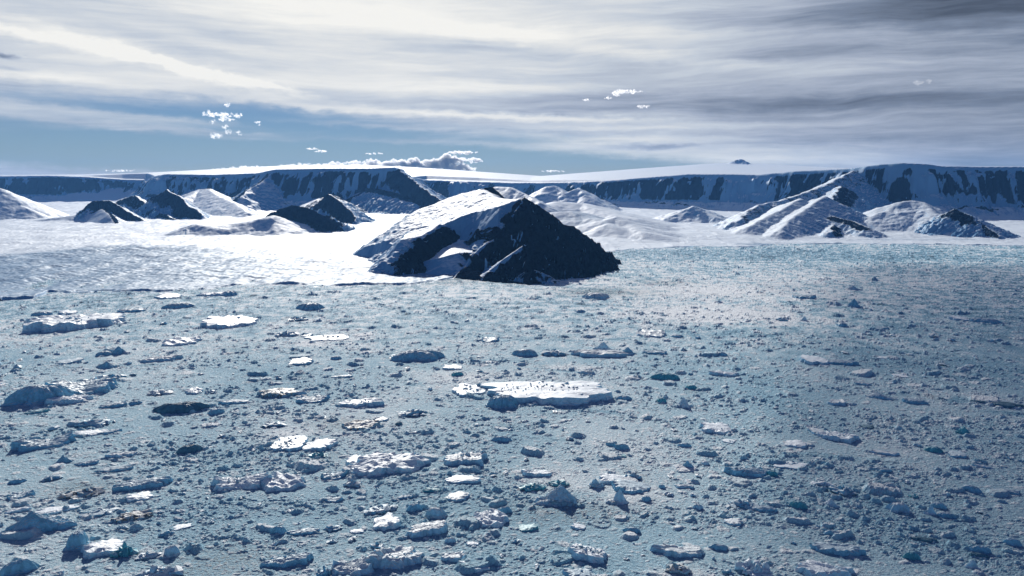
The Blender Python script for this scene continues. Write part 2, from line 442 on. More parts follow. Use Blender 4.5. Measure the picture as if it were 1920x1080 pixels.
# ------------------------------------------------------------------ land
def tents(X, Y, items, Z, ROCK):
    """ridges as sloping sheets hung from crest lines; the highest sheet wins. A crest is a list of
    points; sl / sr are the slopes left and right of it, rl / rr whether those sides are bare rock"""
    for it in items:
        P = [at(*q) for q in it['p']]
        sl, sr = it.get('sl', .5), it.get('sr', .5)
        rl, rr = it.get('rl', 0.), it.get('rr', 0.)
        hm = max(q[2] for q in P); reach = (hm + 40) / min(sl, sr)
        xs = [q[0] for q in P]; ys = [q[1] for q in P]
        msk = (X > min(xs) - reach) & (X < max(xs) + reach) & (Y > min(ys) - reach) & (Y < max(ys) + reach)
        if not msk.any(): continue
        x = X[msk].astype(np.float64); y = Y[msk].astype(np.float64)
        w = it.get('w', 18.0); sc = it.get('sc', 140.0); sd = it.get('sd', 1)
        wx = x + w * fbm(x / sc, y / sc, 4, sd); wy = y + w * fbm(x / sc, y / sc, 4, sd + 50)
        best = np.full(x.shape, 1e9); hh = np.zeros(x.shape); side = np.zeros(x.shape); ss = np.zeros(x.shape)
        acc = 0.0
        e0, e1 = it.get('ends', (0.0, 0.0)); ns = len(P) - 1
        for si, (a, b) in enumerate(zip(P[:-1], P[1:])):
            dx, dy = b[0] - a[0], b[1] - a[1]; L = math.hypot(dx, dy) + 1e-6
            t_ = ((wx - a[0]) * dx + (wy - a[1]) * dy) / (L * L)
            t = np.clip(t_, 0, 1)
            ex = wx - a[0] - t * dx; ey = wy - a[1] - t * dy
            d = np.hypot(ex, ey)
            if si == 0 and e0: d = d + e0 * L * np.maximum(-t_, 0)
            if si == ns - 1 and e1: d = d + e1 * L * np.maximum(t_ - 1, 0)
            h = a[2] + (b[2] - a[2]) * t
            cr = (dx * ey - dy * ex) / L / (d + 1e-3)
            k = 0.5 + 0.5 * np.clip(cr * 1.6, -1, 1)
            sl_ = sr + (sl - sr) * k
            val = h - d * sl_
            bt = hh - best * ss if acc > 0 else np.full(x.shape, -1e9)
            up = val > bt
            best = np.where(up, d, best); hh = np.where(up, h, hh); side = np.where(up, k, side)
            ss = np.where(up, sl_, ss)
            acc += L
        gul = it.get('gul', 0.0)
        rk = rr + (rl - rr) * side
        rd = it.get('round', 12.0)
        dd = np.sqrt(best * best + rd * rd) - rd
        if gul:
            ax, ay = P[-1][0] - P[0][0], P[-1][1] - P[0][1]; L = math.hypot(ax, ay)
            s = (x * ax + y * ay) / L
            n = ridged(s / it.get('gs', 60.0) + best / 300.0, best / 260.0 + sd, 4, sd + 7)
            dd = dd * (1 - gul * (0.35 + 0.65 * np.clip(rk, 0, 1)) * (n - 0.4) * 1.4 * sst(10, 90, best))
        flare = it.get('flare', 0.0)            # concave foot
        z = hh - dd * ss - np.maximum(best - it.get('lim', 1e9), 0) * 0.6
        if flare: z = z + flare * dd * dd
        z = z + it.get('nz', 3.0) * (fbm(x / 45, y / 45, 4, sd + 90) * (1 + 2.5 * rk)) * sst(0, 40, best + 8)
        if it.get('front'):                     # the snow shoulder breaks off along this line
            F = [at(*q) for q in FRONT]
            over = np.maximum(np.interp(x, [q[0] for q in F], [q[1] for q in F]) - y, 0)
            z = z - over * np.interp(x, [q[0] for q in F], [1.0, 1.0, 1.2, 2.5, 2.5, 2.5, 1.2, .62, .62, 2.0, 3.0])
        if it.get('edge'):
            E_ = [at(*q) for q in EDGE]
            over = np.maximum(np.interp(x / y, [q[0] / q[1] for q in E_], [q[1] for q in E_]) + 500 - y, 0)
            z = z - over * 0.4
        if 'xmin' in it: z = z - np.maximum(it['xmin'] - x - 110 * fbm(x / 230, y / 230, 4, 331), 0) * it.get('xs', 0.32)
        if 'xmax' in it: z = z - np.maximum(x - it['xmax'], 0) * 1.3
        z0 = Z[msk]; r0 = ROCK[msk]
        k = it.get('k', 6.0)
        hdiff = np.clip(0.5 + 0.5 * (z - z0) / k, 0, 1)
        zn = z0 * (1 - hdiff) + z * hdiff + k * hdiff * (1 - hdiff)
        rt = it.get('rt', 1e9)                  # below this depth under the crest the rock gives way to snow
        rk = rk * (1 - sst(rt * .7, rt * 1.2, best))
        if 'rc' in it: rk = rk * sst(it['rc'], it['rc'] + 25, best)
        Z[msk] = zn; ROCK[msk] = r0 * (1 - hdiff) + rk * hdiff
    return Z, ROCK

FRONT = [(600, 470, 4950), (700, 476, 4650), (738, 470, 4420), (790, 442, 4170), (825, 420, 4350), (850, 428, 4370), (866, 447, 4380), (890, 436, 4420), (935, 412, 4260), (985, 370, 4270), (1100, 440, 4600)]
ROCKN = dict(w=60.0, sc=260.0, nz=13.0, gul=0.34)
MOUNTAIN = [
    # broad snow shoulder behind
    dict(p=[(985, 372, 4300), (960, 374, 4500), (935, 371, 4750), (905, 355, 5150)], front=1, xmin=-620, xmax=90, sl=.36, sr=1.1, round=40, w=30, sd=11, nz=7),
    dict(p=[(905, 355, 5200), (875, 362, 5200), (845, 380, 5150), (800, 412, 5050), (765, 438, 4900), (700, 474, 4700)], front=1, xmin=-700, xmax=-100, ends=(3., 0), sl=.34, sr=.55, round=50, w=30, sd=12, nz=7),
    dict(p=[(872, 432, 4390), (848, 457, 4250), (820, 484, 4120), (788, 512, 3980)], sl=.12, sr=.5, lim=270, ends=(2., 1.), round=40, w=14, sd=13, nz=1.5),
    dict(p=[(892, 359, 5120), (908, 352, 5180), (924, 351, 5160), (938, 366, 5020)], sl=1.0, sr=1.1, rl=.9, rr=1., rt=90, w=20, sd=15, nz=8, round=2),
    # outcrop on the left with its snow roof behind
    dict(p=[(742, 516, 3950), (768, 478, 4030), (790, 442, 4150), (825, 420, 4330), (848, 426, 4360), (857, 440, 4330)], ends=(0, 2.), xmin=-590, xs=.6, sl=.16, sr=.95, rr=1.1, rc=4, w=16, sd=16, gul=.22, nz=5, round=5),
    # main pyramid
    dict(p=[(985, 370, 4250), (972, 392, 4190), (970, 424, 4110), (950, 440, 4060), (915, 453, 4020), (890, 474, 3960), (872, 498, 3880)], sr=.78, sl=.95, rl=1.1, rr=0.0, rc=3, w=14, sd=17, gul=.1, nz=5, round=8, ends=(3., 0)),
    dict(p=[(985, 370, 4250), (1001, 382, 4300), (1024, 395, 4380), (1056, 421, 4470), (1074, 424, 4510), (1095, 440, 4590), (1122, 463, 4700), (1150, 483, 4840)], sl=.85, sr=.90, rl=.7, rr=1.05, w=18, sd=18, gul=.34, nz=9, round=3),
    dict(p=[(985, 370, 4250), (992, 400, 4080), (984, 430, 3950), (984, 459, 3840), (992, 480, 3740), (998, 505, 3630), (990, 532, 3530)], sl=.95, sr=1.0, rl=1.05, rr=1.05, w=20, sd=19, gul=.3, nz=9, round=3),
    dict(p=[(984, 459, 3840), (964, 472, 3800), (942, 488, 3760), (922, 504, 3720)], sr=.7, sl=.95, rr=-.4, rl=1.1, rc=7, w=9, sd=20, gul=.2, nz=4, round=3),
    dict(p=[(1040, 420, 4400), (1050, 455, 4220), (1062, 485, 4080)], sl=.8, sr=.8, rl=1., rr=1., w=14, sd=21, gul=.3, nz=6, round=3),
    # pale knob at the tip
    dict(p=[(992, 503, 3660), (1008, 508, 3640), (1030, 517, 3620), (1048, 529, 3560)], sl=.7, sr=.75, rl=.35, rr=.45, w=16, sd=22, gul=.4, gs=25, nz=7, round=3),
    dict(p=[(874, 500, 3850), (900, 512, 3740), (940, 522, 3640), (980, 531, 3560)], ends=(2, 2), sl=.6, sr=.6, rl=.8, rr=.75, w=10, sd=23, nz=4, round=4),
]
HILLS = [
    # left foreground hills
    dict(p=[(-40, 450, 7320), (22, 425, 8040), (70, 412, 8220), (140, 404, 8280), (165, 390, 8340)], sl=.5, sr=.42, rr=0.1, sd=31, round=30, w=25),
    dict(p=[(160, 392, 8340), (180, 377, 8400), (205, 375, 8400), (230, 390, 8340), (252, 403, 8256), (276, 416, 8160)], sl=.72, sr=.85, rr=.95, rt=210, sd=32, **ROCKN),
    dict(p=[(192, 392, 8220), (205, 402, 7980), (214, 420, 7740)], sl=.6, sr=.6, rr=-.2, rl=.9, sd=33, w=14, rt=70),
    dict(p=[(222, 376, 9462), (255, 366, 9348), (272, 380, 9120), (300, 398, 8778), (330, 412, 8322)], sl=.72, sr=.85, rr=.62, rl=.3, rt=160, sd=34, **ROCKN),
    dict(p=[(282, 374, 9234), (295, 364, 9234), (311, 355, 9177), (330, 366, 9006), (350, 382, 8835), (368, 392, 8664), (380, 403, 8493)], sl=.72, sr=.85, rr=.66, rl=-.2, rt=220, sd=35, **ROCKN),
    dict(p=[(345, 372, 10500), (375, 355, 11130), (392, 354, 11025), (410, 368, 10395), (440, 380, 9660), (465, 398, 9030)], sl=.5, sr=.42, rr=.3, rt=150, sd=36, round=30, w=40),
    dict(p=[(332, 452, 6136), (352, 429, 6396), (372, 420, 6500), (400, 424, 6448), (440, 419, 6552), (475, 413, 6604), (510, 404, 6656)], sl=.35, sr=.42, sd=37, round=45, w=60, sc=300, nz=5),
    dict(p=[(508, 408, 6912), (525, 392, 6912), (548, 385, 6912), (572, 389, 6890), (592, 400, 6836), (608, 418, 6750)], sl=.5, sr=.95, rr=1.15, rl=.7, rt=260, sd=38, w=40, nz=9, gul=.3, round=20),
    dict(p=[(575, 395, 8400), (600, 377, 8344), (618, 364, 8288), (634, 372, 8176), (648, 386, 8008), (664, 412, 7728)], sl=.72, sr=.85, rr=.85, rl=.2, sd=39, rt=230, **ROCKN),
    dict(p=[(-60, 335, 9000), (0, 353, 9000), (16, 371, 8900), (36, 385, 8800), (52, 391, 8700)], sl=.5, sr=.5, rr=.12, sd=40, w=30, round=12),
    # nose and spurs of the left headland
    dict(p=[(746, 315, 10650), (765, 331, 10400), (792, 351, 10000), (815, 368, 9600), (832, 380, 9300)], ends=(3., 0), sl=.6, sr=1.1, rl=.2, rr=.8, rt=230, sd=41, w=50, gul=.25, gs=90, nz=6, round=6),
    dict(p=[(516, 318, 11600), (495, 338, 11300), (470, 352, 11000), (452, 368, 10600)], sl=.6, sr=.62, rl=.1, rr=.75, sd=42, w=40, rt=170, gul=.2, gs=90),
    dict(p=[(655, 372, 10300), (690, 352, 10500), (720, 356, 10300), (760, 366, 10000), (800, 378, 9700)], sl=.4, sr=.6, rr=.85, rl=.6, sd=43, w=60, rt=110, gul=.3, gs=60),
    dict(p=[(560, 392, 9000), (600, 372, 9600), (625, 366, 9800)], sl=.4, sr=.5, rr=.5, rl=.3, sd=44, w=40),
    # behind and to the right of the pyramid
    dict(p=[(862, 372, 7600), (900, 355, 7800), (930, 350, 7900), (958, 351, 7800), (985, 364, 7600), (1010, 378, 7300)], sl=.5, sr=.5, sd=45, w=30, round=14, rl=.0, rr=.1),
    dict(p=[(1000, 372, 10500), (1025, 350, 10800), (1040, 348, 10900), (1060, 362, 10600), (1085, 352, 10800), (1100, 366, 10500)], sl=.5, sr=.5, sd=46, w=40, rr=.35, rl=.1, rt=150),
    dict(p=[(1005, 388, 8000), (1050, 378, 8300), (1090, 381, 8300), (1120, 391, 8000), (1155, 402, 7700), (1185, 408, 7500)], sl=.2, sr=.33, sd=47, w=70, sc=300, round=60, nz=2),
    dict(p=[(1040, 398, 7000), (1075, 396, 7000), (1110, 408, 6800), (1140, 420, 6500)], sl=.2, sr=.33, sd=48, w=70, sc=300, round=50, nz=2),
    dict(p=[(1130, 415, 6600), (1155, 406, 6700), (1180, 420, 6500), (1205, 434, 6200)], sl=.2, sr=.4, sd=49, w=25, round=30, nz=3),
    dict(p=[(1258, 405, 8200), (1285, 392, 8300), (1303, 386, 8300), (1322, 397, 8200), (1345, 407, 8000)], sl=.3, sr=.5, rr=.05, sd=50, w=50, sc=200, round=20, nz=7),
    # right massif: long lit spur running down to the left, dark flank to its right
    dict(p=[(1600, 320, 9850), (1570, 335, 9450), (1540, 350, 9000), (1500, 364, 8500), (1465, 376, 8050), (1430, 382, 7750), (1400, 396, 7400), (1388, 410, 7100)], sl=.72, sr=.5, rl=.45, rr=.05, rt=260, sd=51, w=60, gul=.25, gs=120, nz=6, round=14),
    dict(p=[(1578, 348, 8900), (1562, 368, 8200), (1556, 390, 7500), (1561, 412, 7000), (1560, 433, 6400)], sl=.75, sr=.5, rl=.6, rr=.15, rt=220, sd=52, w=50, gul=.3, gs=80, nz=8, round=8),
    dict(p=[(1545, 368, 7400), (1510, 392, 7000), (1480, 412, 6700), (1462, 432, 6350)], sl=.5, sr=.4, rl=.25, rr=-.1, sd=53, w=30, gul=.2, gs=70, round=12, nz=5),
    dict(p=[(1500, 372, 7450), (1460, 396, 7100), (1430, 410, 6850), (1405, 424, 6600)], sl=.45, sr=.4, rl=.15, sd=54, w=30, round=14, nz=5),
    dict(p=[(1640, 404, 7100), (1665, 394, 7200), (1685, 379, 7350), (1705, 376, 7400), (1722, 378, 7350), (1738, 392, 7100), (1756, 402, 6900), (1785, 402, 6800)], sl=.42, sr=.4, rr=.0, sd=55, w=70, sc=260, round=24, nz=8),
    dict(p=[(1772, 406, 6700), (1792, 391, 6700), (1806, 397, 6650), (1822, 404, 6550), (1845, 422, 6400), (1872, 440, 6200)], sl=.5, sr=.62, rr=.6, rl=.2, sd=56, w=22, gul=.3, gs=45, nz=8, round=6, rt=170),
    dict(p=[(1560, 405, 6900), (1600, 415, 6700), (1625, 425, 6500)], sl=.45, sr=.5, rl=.3, rr=.6, sd=57, w=24, rt=90, nz=6),
]
ICECAP = [
    dict(p=[(-600, 330, 20500), (0, 328, 20500), (150, 327, 20000), (290, 324, 19500), (430, 320, 19000), (560, 310, 18500), (680, 309, 18500), (745, 312, 18500), (765, 330, 18500), (800, 335, 19500),
            (900, 339, 20000), (1000, 337, 20000), (1100, 330, 20000), (1200, 326, 19500), (1290, 318, 19000), (1345, 306, 19000), (1385, 306, 19000), (1425, 315, 19000), (1490, 321, 19500), (1600, 318, 19500), (2400, 318, 19500)],
         edge=1, sl=.12, sr=.06, round=120, w=200, sc=2500, sd=70, nz=2),
    dict(p=[(1362, 309, 18300), (1380, 300, 18300), (1388, 298, 18300), (1397, 303, 18200), (1415, 312, 18100)], sl=.5, sr=.5, rr=.45, rl=.4, rt=170, sd=71, w=60, nz=10, round=25),
]
EDGE = [(-1400, 330, 15200), (-300, 331, 14800), (0, 330, 14500), (90, 329, 14400), (160, 331, 14600), (230, 336, 14800), (275, 337, 14600), (292, 329, 12700), (310, 326, 12400), (400, 327, 12200), (480, 324, 11900), (515, 317, 11500),
        (600, 315, 11150), (690, 315, 10900), (742, 313, 10700), (752, 316, 11000), (768, 330, 12600), (800, 337, 13400), (900, 340, 13200), (960, 342, 12900), (1040, 342, 12500), (1120, 339, 12100), (1200, 333, 11750), (1290, 326, 11400),
        (1360, 326, 11200), (1420, 327, 11000), (1480, 321, 10700), (1540, 318, 10350), (1600, 315, 10000), (1645, 308, 9700), (1690, 305, 9500), (1740, 307, 9400), (1770, 311, 9400), (1840, 312, 9350), (1920, 312, 9250), (2100, 312, 9200), (2700, 312, 9100)]
SHORE = [(-1500, 574), (-200, 566), (0, 566), (68, 559), (88, 549), (200, 545), (300, 549), (420, 537), (480, 534), (600, 535), (760, 533), (830, 527), (900, 508), (1000, 495), (1080, 482), (1147, 471), (1300, 462), (1400, 463),
         (1480, 458), (1600, 457), (1750, 459), (1920, 461), (3000, 464)]

def plain(X, Y):
    return 12 + (Y - 4000) * 0.0112

def build_land():
    nc = 1500
    u = np.linspace(-0.95, 0.95, nc)
    Yr = np.concatenate([np.exp(np.linspace(math.log(3050), math.log(12000), 640)), np.linspace(12020, 15600, 130)[0:], np.linspace(15700, 22500, 110)])
    Yg = np.repeat(Yr[:, None], nc, 1)
    X = Yg * u[None, :]; Y = Yg.copy()
    us = np.array([(ground(a, b)[0] / ground(a, b)[1]) for a, b in SHORE]); ys = np.array([ground(a, b)[1] for a, b in SHORE])
    wob = 90 * fbm(X / 260, Y / 260, 4, 3) + 34 * fbm(X / 50, Y / 50, 4, 4)
    Ys = np.interp(u, us, ys)[None, :] + wob
    inl = Y - Ys
    left = sst(0.02, -0.1, u)[None, :]
    front = sst(-6, 14, inl) * np.maximum(2.5, 8 * left + 3 * (1 - left) + 17 * fbm(X / 170, Y / 400, 4, 8) + 3 * fbm(X / 24, Y / 24, 3, 18))
    rampw = 350 * left + 500 * (1 - left)
    Z = front + sst(0, 1, inl / rampw * 0.5) * np.maximum(plain(X, Y) - 12, 0) + (sst(-30, 900, inl)) * 6
    Z = Z + (6 * fbm(X / 900, Y / 900, 4, 5) + 9 * fbm(X / 420, Y / 260, 4, 105)) * sst(0, 500, inl) + 0.8 * fbm(X / 60, Y / 160, 3, 6)
    # crevassed tongue on the left, broken margin on the right
    cre = np.clip(gauss_ground(X, Y, [(150, 492, 330, 24, 1.2), (230, 480, 100, 9, 0.9), (480, 500, 240, 14, 0.9), (60, 525, 260, 18, 1.0), (380, 520, 320, 14, 0.9), (640, 512, 160, 12, .6),
                                      (700, 480, 70, 16, 0.5), (1490, 459, 130, 3, 1.3), (1700, 452, 260, 3, 0.5), (1180, 438, 60, 7, 0.6), (1080, 440, 60, 8, 0.5), (610, 505, 160, 8, 0.6)]), 0, 1.3)
    s1 = ridged((X + 90 * fbm(X / 300, Y / 300, 3, 10)) / 330, (Y + 0.3 * X) / 95, 5, 12)
    s2 = ridged((X - 0.4 * Y) / 110, Y / 45, 3, 13)
    Z = Z - cre * 3.2 * sst(0.1, 0.9, s1) - cre * 1.6 * sst(0.2, 0.8, s2)
    hump = gauss_ground(X, Y, [(240, 470, 120, 5, 16), (80, 455, 120, 6, 14), (430, 470, 80, 5, 12)])
    Z = Z + hump
    ice = np.clip(cre * (0.44 + 0.30 * sst(0.1, 0.8, s1) + 0.2 * sst(0.2, 0.8, s2) + 0.75 * fbm(X / 420, Y / 520, 5, 15)), 0, 1) + left * sst(1300, 60, inl) * (0.62 + 0.6 * fbm(X / 90, Y / 160, 4, 16)) + gauss_ground(X, Y, [(235, 482, 90, 8, 0.9), (400, 512, 330, 12, .4), (120, 505, 240, 14, .35), (300, 490, 300, 14, .35), (620, 508, 160, 8, .3)])
    wall = sst(-14, 2, inl) * sst(30, 8, inl)
    ice = np.maximum(ice, wall * 0.95)
    ROCK = np.zeros(X.shape)
    Z, ROCK = tents(X, Y, HILLS, Z, ROCK)
    # ---- plateau
    E = [at(*e) for e in EDGE]
    dmin = np.full(X.shape, 1e9); he = np.zeros(X.shape); se = np.zeros(X.shape)
    acc = 0.0
    M = Y > 6000
    xm, ym = X[M], Y[M]
    wx = xm + 55 * fbm(xm / 420, ym / 420, 4, 80); wy = ym + 55 * fbm(xm / 420, ym / 420, 4, 81)
    dm = np.full(xm.shape, 1e9); hm = np.zeros(xm.shape); sm = np.zeros(xm.shape)
    for a, b in zip(E[:-1], E[1:]):
        dx, dy = b[0] - a[0], b[1] - a[1]; L = math.hypot(dx, dy)
        t = np.clip(((wx - a[0]) * dx + (wy - a[1]) * dy) / (L * L), 0, 1)
        d = np.hypot(wx - a[0] - t * dx, wy - a[1] - t * dy)
        up = d < dm
        dm = np.where(up, d, dm); hm = np.where(up, a[2] + (b[2] - a[2]) * t, hm); sm = np.where(up, acc + L * t, sm)
        acc += L
    ue = np.array([e[0] / e[1] for e in E]); ye = np.array([e[1] for e in E])
    front_side = wy < np.interp(wx / wy, ue, ye)
    d = np.where(front_side, dm, -dm)
    # buttresses and gullies run down the face
    gl = ridged(sm / 330, dm / 1500, 4, 83) * 0.6 + ridged(sm / 120, dm / 700, 3, 84) * 0.4
    depthf = sst(15, 190, d) * sst(900, 350, d)
    dd = d - depthf * (gl - 0.1) * 130 - 150 * fbm(sm / 1500, dm / 4000, 3, 94) * sst(0, 200, d)
    drop = np.interp(dd, [-3000, -200, 0, 25, 150, 300, 520, 900, 1300], [0, 0, 5, 30, 270, 415, 500, 565, 620])
    back = np.interp(d, [-9000, -2500, -300, 0], [30, 16, 3, 0])
    nzp = (12 * fbm(sm / 60, dm / 90, 4, 85) * sst(20, 120, d) * sst(700, 300, d))
    scale = (hm - plain(xm, ym)) / 520.0
    zp = hm + back - drop * np.where(d > 0, np.clip(scale, .6, 1.6), 1) + nzp
    zp = zp + 2 * fbm(xm / 500, ym / 500, 3, 86)
    band = sst(22, 50, d) * sst(330, 210, dd)
    pz = np.array([e[0] / e[1] for e in E])
    uu = xm / ym
    # how much of the face is bare, read along the range
    bare = np.interp(uu, [at(q, 340, 10000)[0] / 10000 for q in (-200, 0, 60, 190, 230, 300, 330, 420, 560, 620, 700, 770, 800, 900, 1000, 1080, 1150, 1260, 1290, 1360, 1372, 1400, 1460, 1560, 1640, 1700, 1790, 1920, 2100)],
                     [.60, .74, .78, .74, .46, .40, .56, .52, .52, .60, .66, .6, .52, .36, .40, .56, .68, .70, .72, .62, .06, .10, .54, .58, .72, .58, .48, .62, .65])
    st = fbm(sm / 150, dm / 420, 5, 87) * 0.9 + fbm(sm / 45, dm / 130, 4, 88) * 0.45 - 0.55 * (gl - 0.2) + 0.5 * fbm(sm / 500, dm / 60, 4, 89) + 0.55 * fbm(sm / 700, dm / 300, 3, 189)
    rk = sst(-0.12, 0.30, st + (bare - 0.36) * 1.5) * band
    lowr = sst(330, 380, d) * sst(520, 450, d) * sst(0.05, 0.3, fbm(sm / 260, dm / 90, 4, 93)) * 0.8
    rk = np.maximum(rk, lowr)
    z0 = Z[M]; k = 10.0
    hd = np.clip(0.5 + 0.5 * (zp - z0) / k, 0, 1)
    Z[M] = z0 * (1 - hd) + zp * hd + k * hd * (1 - hd)
    ROCK[M] = ROCK[M] * (1 - hd) + rk * hd
    iceM = ice[M] * (1 - hd); ice[M] = iceM
    Z, ROCK = tents(X, Y, ICECAP, Z, ROCK)
    keep = (inl > -40)
    me = grid_mesh('glacier', X, Y, Z, {'rock': ROCK, 'ice': ice}, keep)
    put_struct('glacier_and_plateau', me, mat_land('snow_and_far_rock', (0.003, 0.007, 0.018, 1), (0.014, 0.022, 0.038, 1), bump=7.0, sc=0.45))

    # ---- the dark pyramid in front
    nc, nr = 1100, 820
    u = np.linspace(-0.33, 0.2, nc); Yr = np.exp(np.linspace(math.log(3380), math.log(5800), nr))
    Yg = np.repeat(Yr[:, None], nc, 1)
    X = Yg * u[None, :]; Y = Yg
    Z = np.full(X.shape, -30.0); ROCK = np.zeros(X.shape)
    Z, ROCK = tents(X, Y, MOUNTAIN, Z, ROCK)
    # snow caught in gullies, screes and small ledges
    n = fbm((X + Y * .3) / 30, Y / 90, 5, 95); n2 = fbm(X / 120, Y / 160, 4, 96)
    n3 = ridged((X - 0.55 * Y) / 70, (Y + .5 * X) / 420, 4, 195)
    ROCK = ROCK - 0.8 * sst(0.20, 0.40, n) * sst(0.0, 0.3, n2) - 0.75 * sst(0.70, 0.86, n3) * sst(-0.05, 0.3, fbm(X / 90, Y / 90, 3, 196))
    ROCK = ROCK + 0.25 * fbm(X / 40, Y / 40, 4, 97) * (ROCK > 0.05)
    Z = Z + 1.2 * fbm(X / 70, Y / 25, 4, 98)
    Z = Z - 120 * sst(0.14, 0.185, u)[None, :] - 90 * sst(-0.19, -0.32, u)[None, :]
    icef = gauss_ground(X, Y, [(700, 478, 60, 14, .6), (1010, 528, 45, 10, .2)])
    me = grid_mesh('mountain', X, Y, Z, {'rock': ROCK, 'ice': icef}, Z > -6)
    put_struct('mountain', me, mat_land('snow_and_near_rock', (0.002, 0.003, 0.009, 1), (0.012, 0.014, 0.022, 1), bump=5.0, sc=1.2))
build_land()
# ------------------------------------------------------------------ icebergs and floes
M_ICE = {
    'w': mat_berg('ice_with_white_snow', (0.73, 0.80, 0.86, 1), (0.30, 0.52, 0.67, 1), lo=0.22, hi=0.52),
    'g': mat_berg('ice_with_grey_snow', (0.60, 0.67, 0.72, 1), (0.25, 0.46, 0.60, 1), lo=0.34, hi=0.66),
    'b': mat_berg('bare_blue_ice', (0.46, 0.58, 0.66, 1), (0.15, 0.37, 0.52, 1), lo=0.45, hi=0.8),
    't': mat_berg('turquoise_ice', (0.34, 0.56, 0.62, 1), (0.06, 0.30, 0.38, 1), lo=0.6, hi=0.95),
    'd': mat_berg('ice_with_dirt', (0.52, 0.56, 0.58, 1), (0.20, 0.36, 0.46, 1), dirt=0.45, dirtc=(0.12, 0.115, 0.11, 1), lo=0.45, hi=0.8),
    'k': mat_berg('dark_clear_ice', (0.10, 0.20, 0.27, 1), (0.05, 0.15, 0.22, 1), lo=0.7, hi=1.0),
}

def mesh_from(name, co, fc, mat, smooth=False):
    me = bpy.data.meshes.new(name)
    me.from_pydata(co, [], fc)
    me.materials.append(mat)
    if smooth: me.polygons.foreach_set('use_smooth', [True] * len(me.polygons))
    me.update()
    return me

def lump(bm, x, y, z, sx, sy, sz, rng, n=11):
    """one angular broken piece: the hull of a handful of points"""
    vs = []
    for i in range(n):
        v = rng.normal(size=3); v /= np.linalg.norm(v) + 1e-6
        v *= rng.uniform(.75, 1.1)
        vs.append(bm.verts.new((x + v[0] * sx, y + v[1] * sy, z + v[2] * sz)))
    r = bmesh.ops.convex_hull(bm, input=vs)
    junk = [e for e in r['geom_interior'] + r['geom_unused'] if isinstance(e, bmesh.types.BMVert)]
    if junk: bmesh.ops.delete(bm, geom=list(set(junk)), context='VERTS')

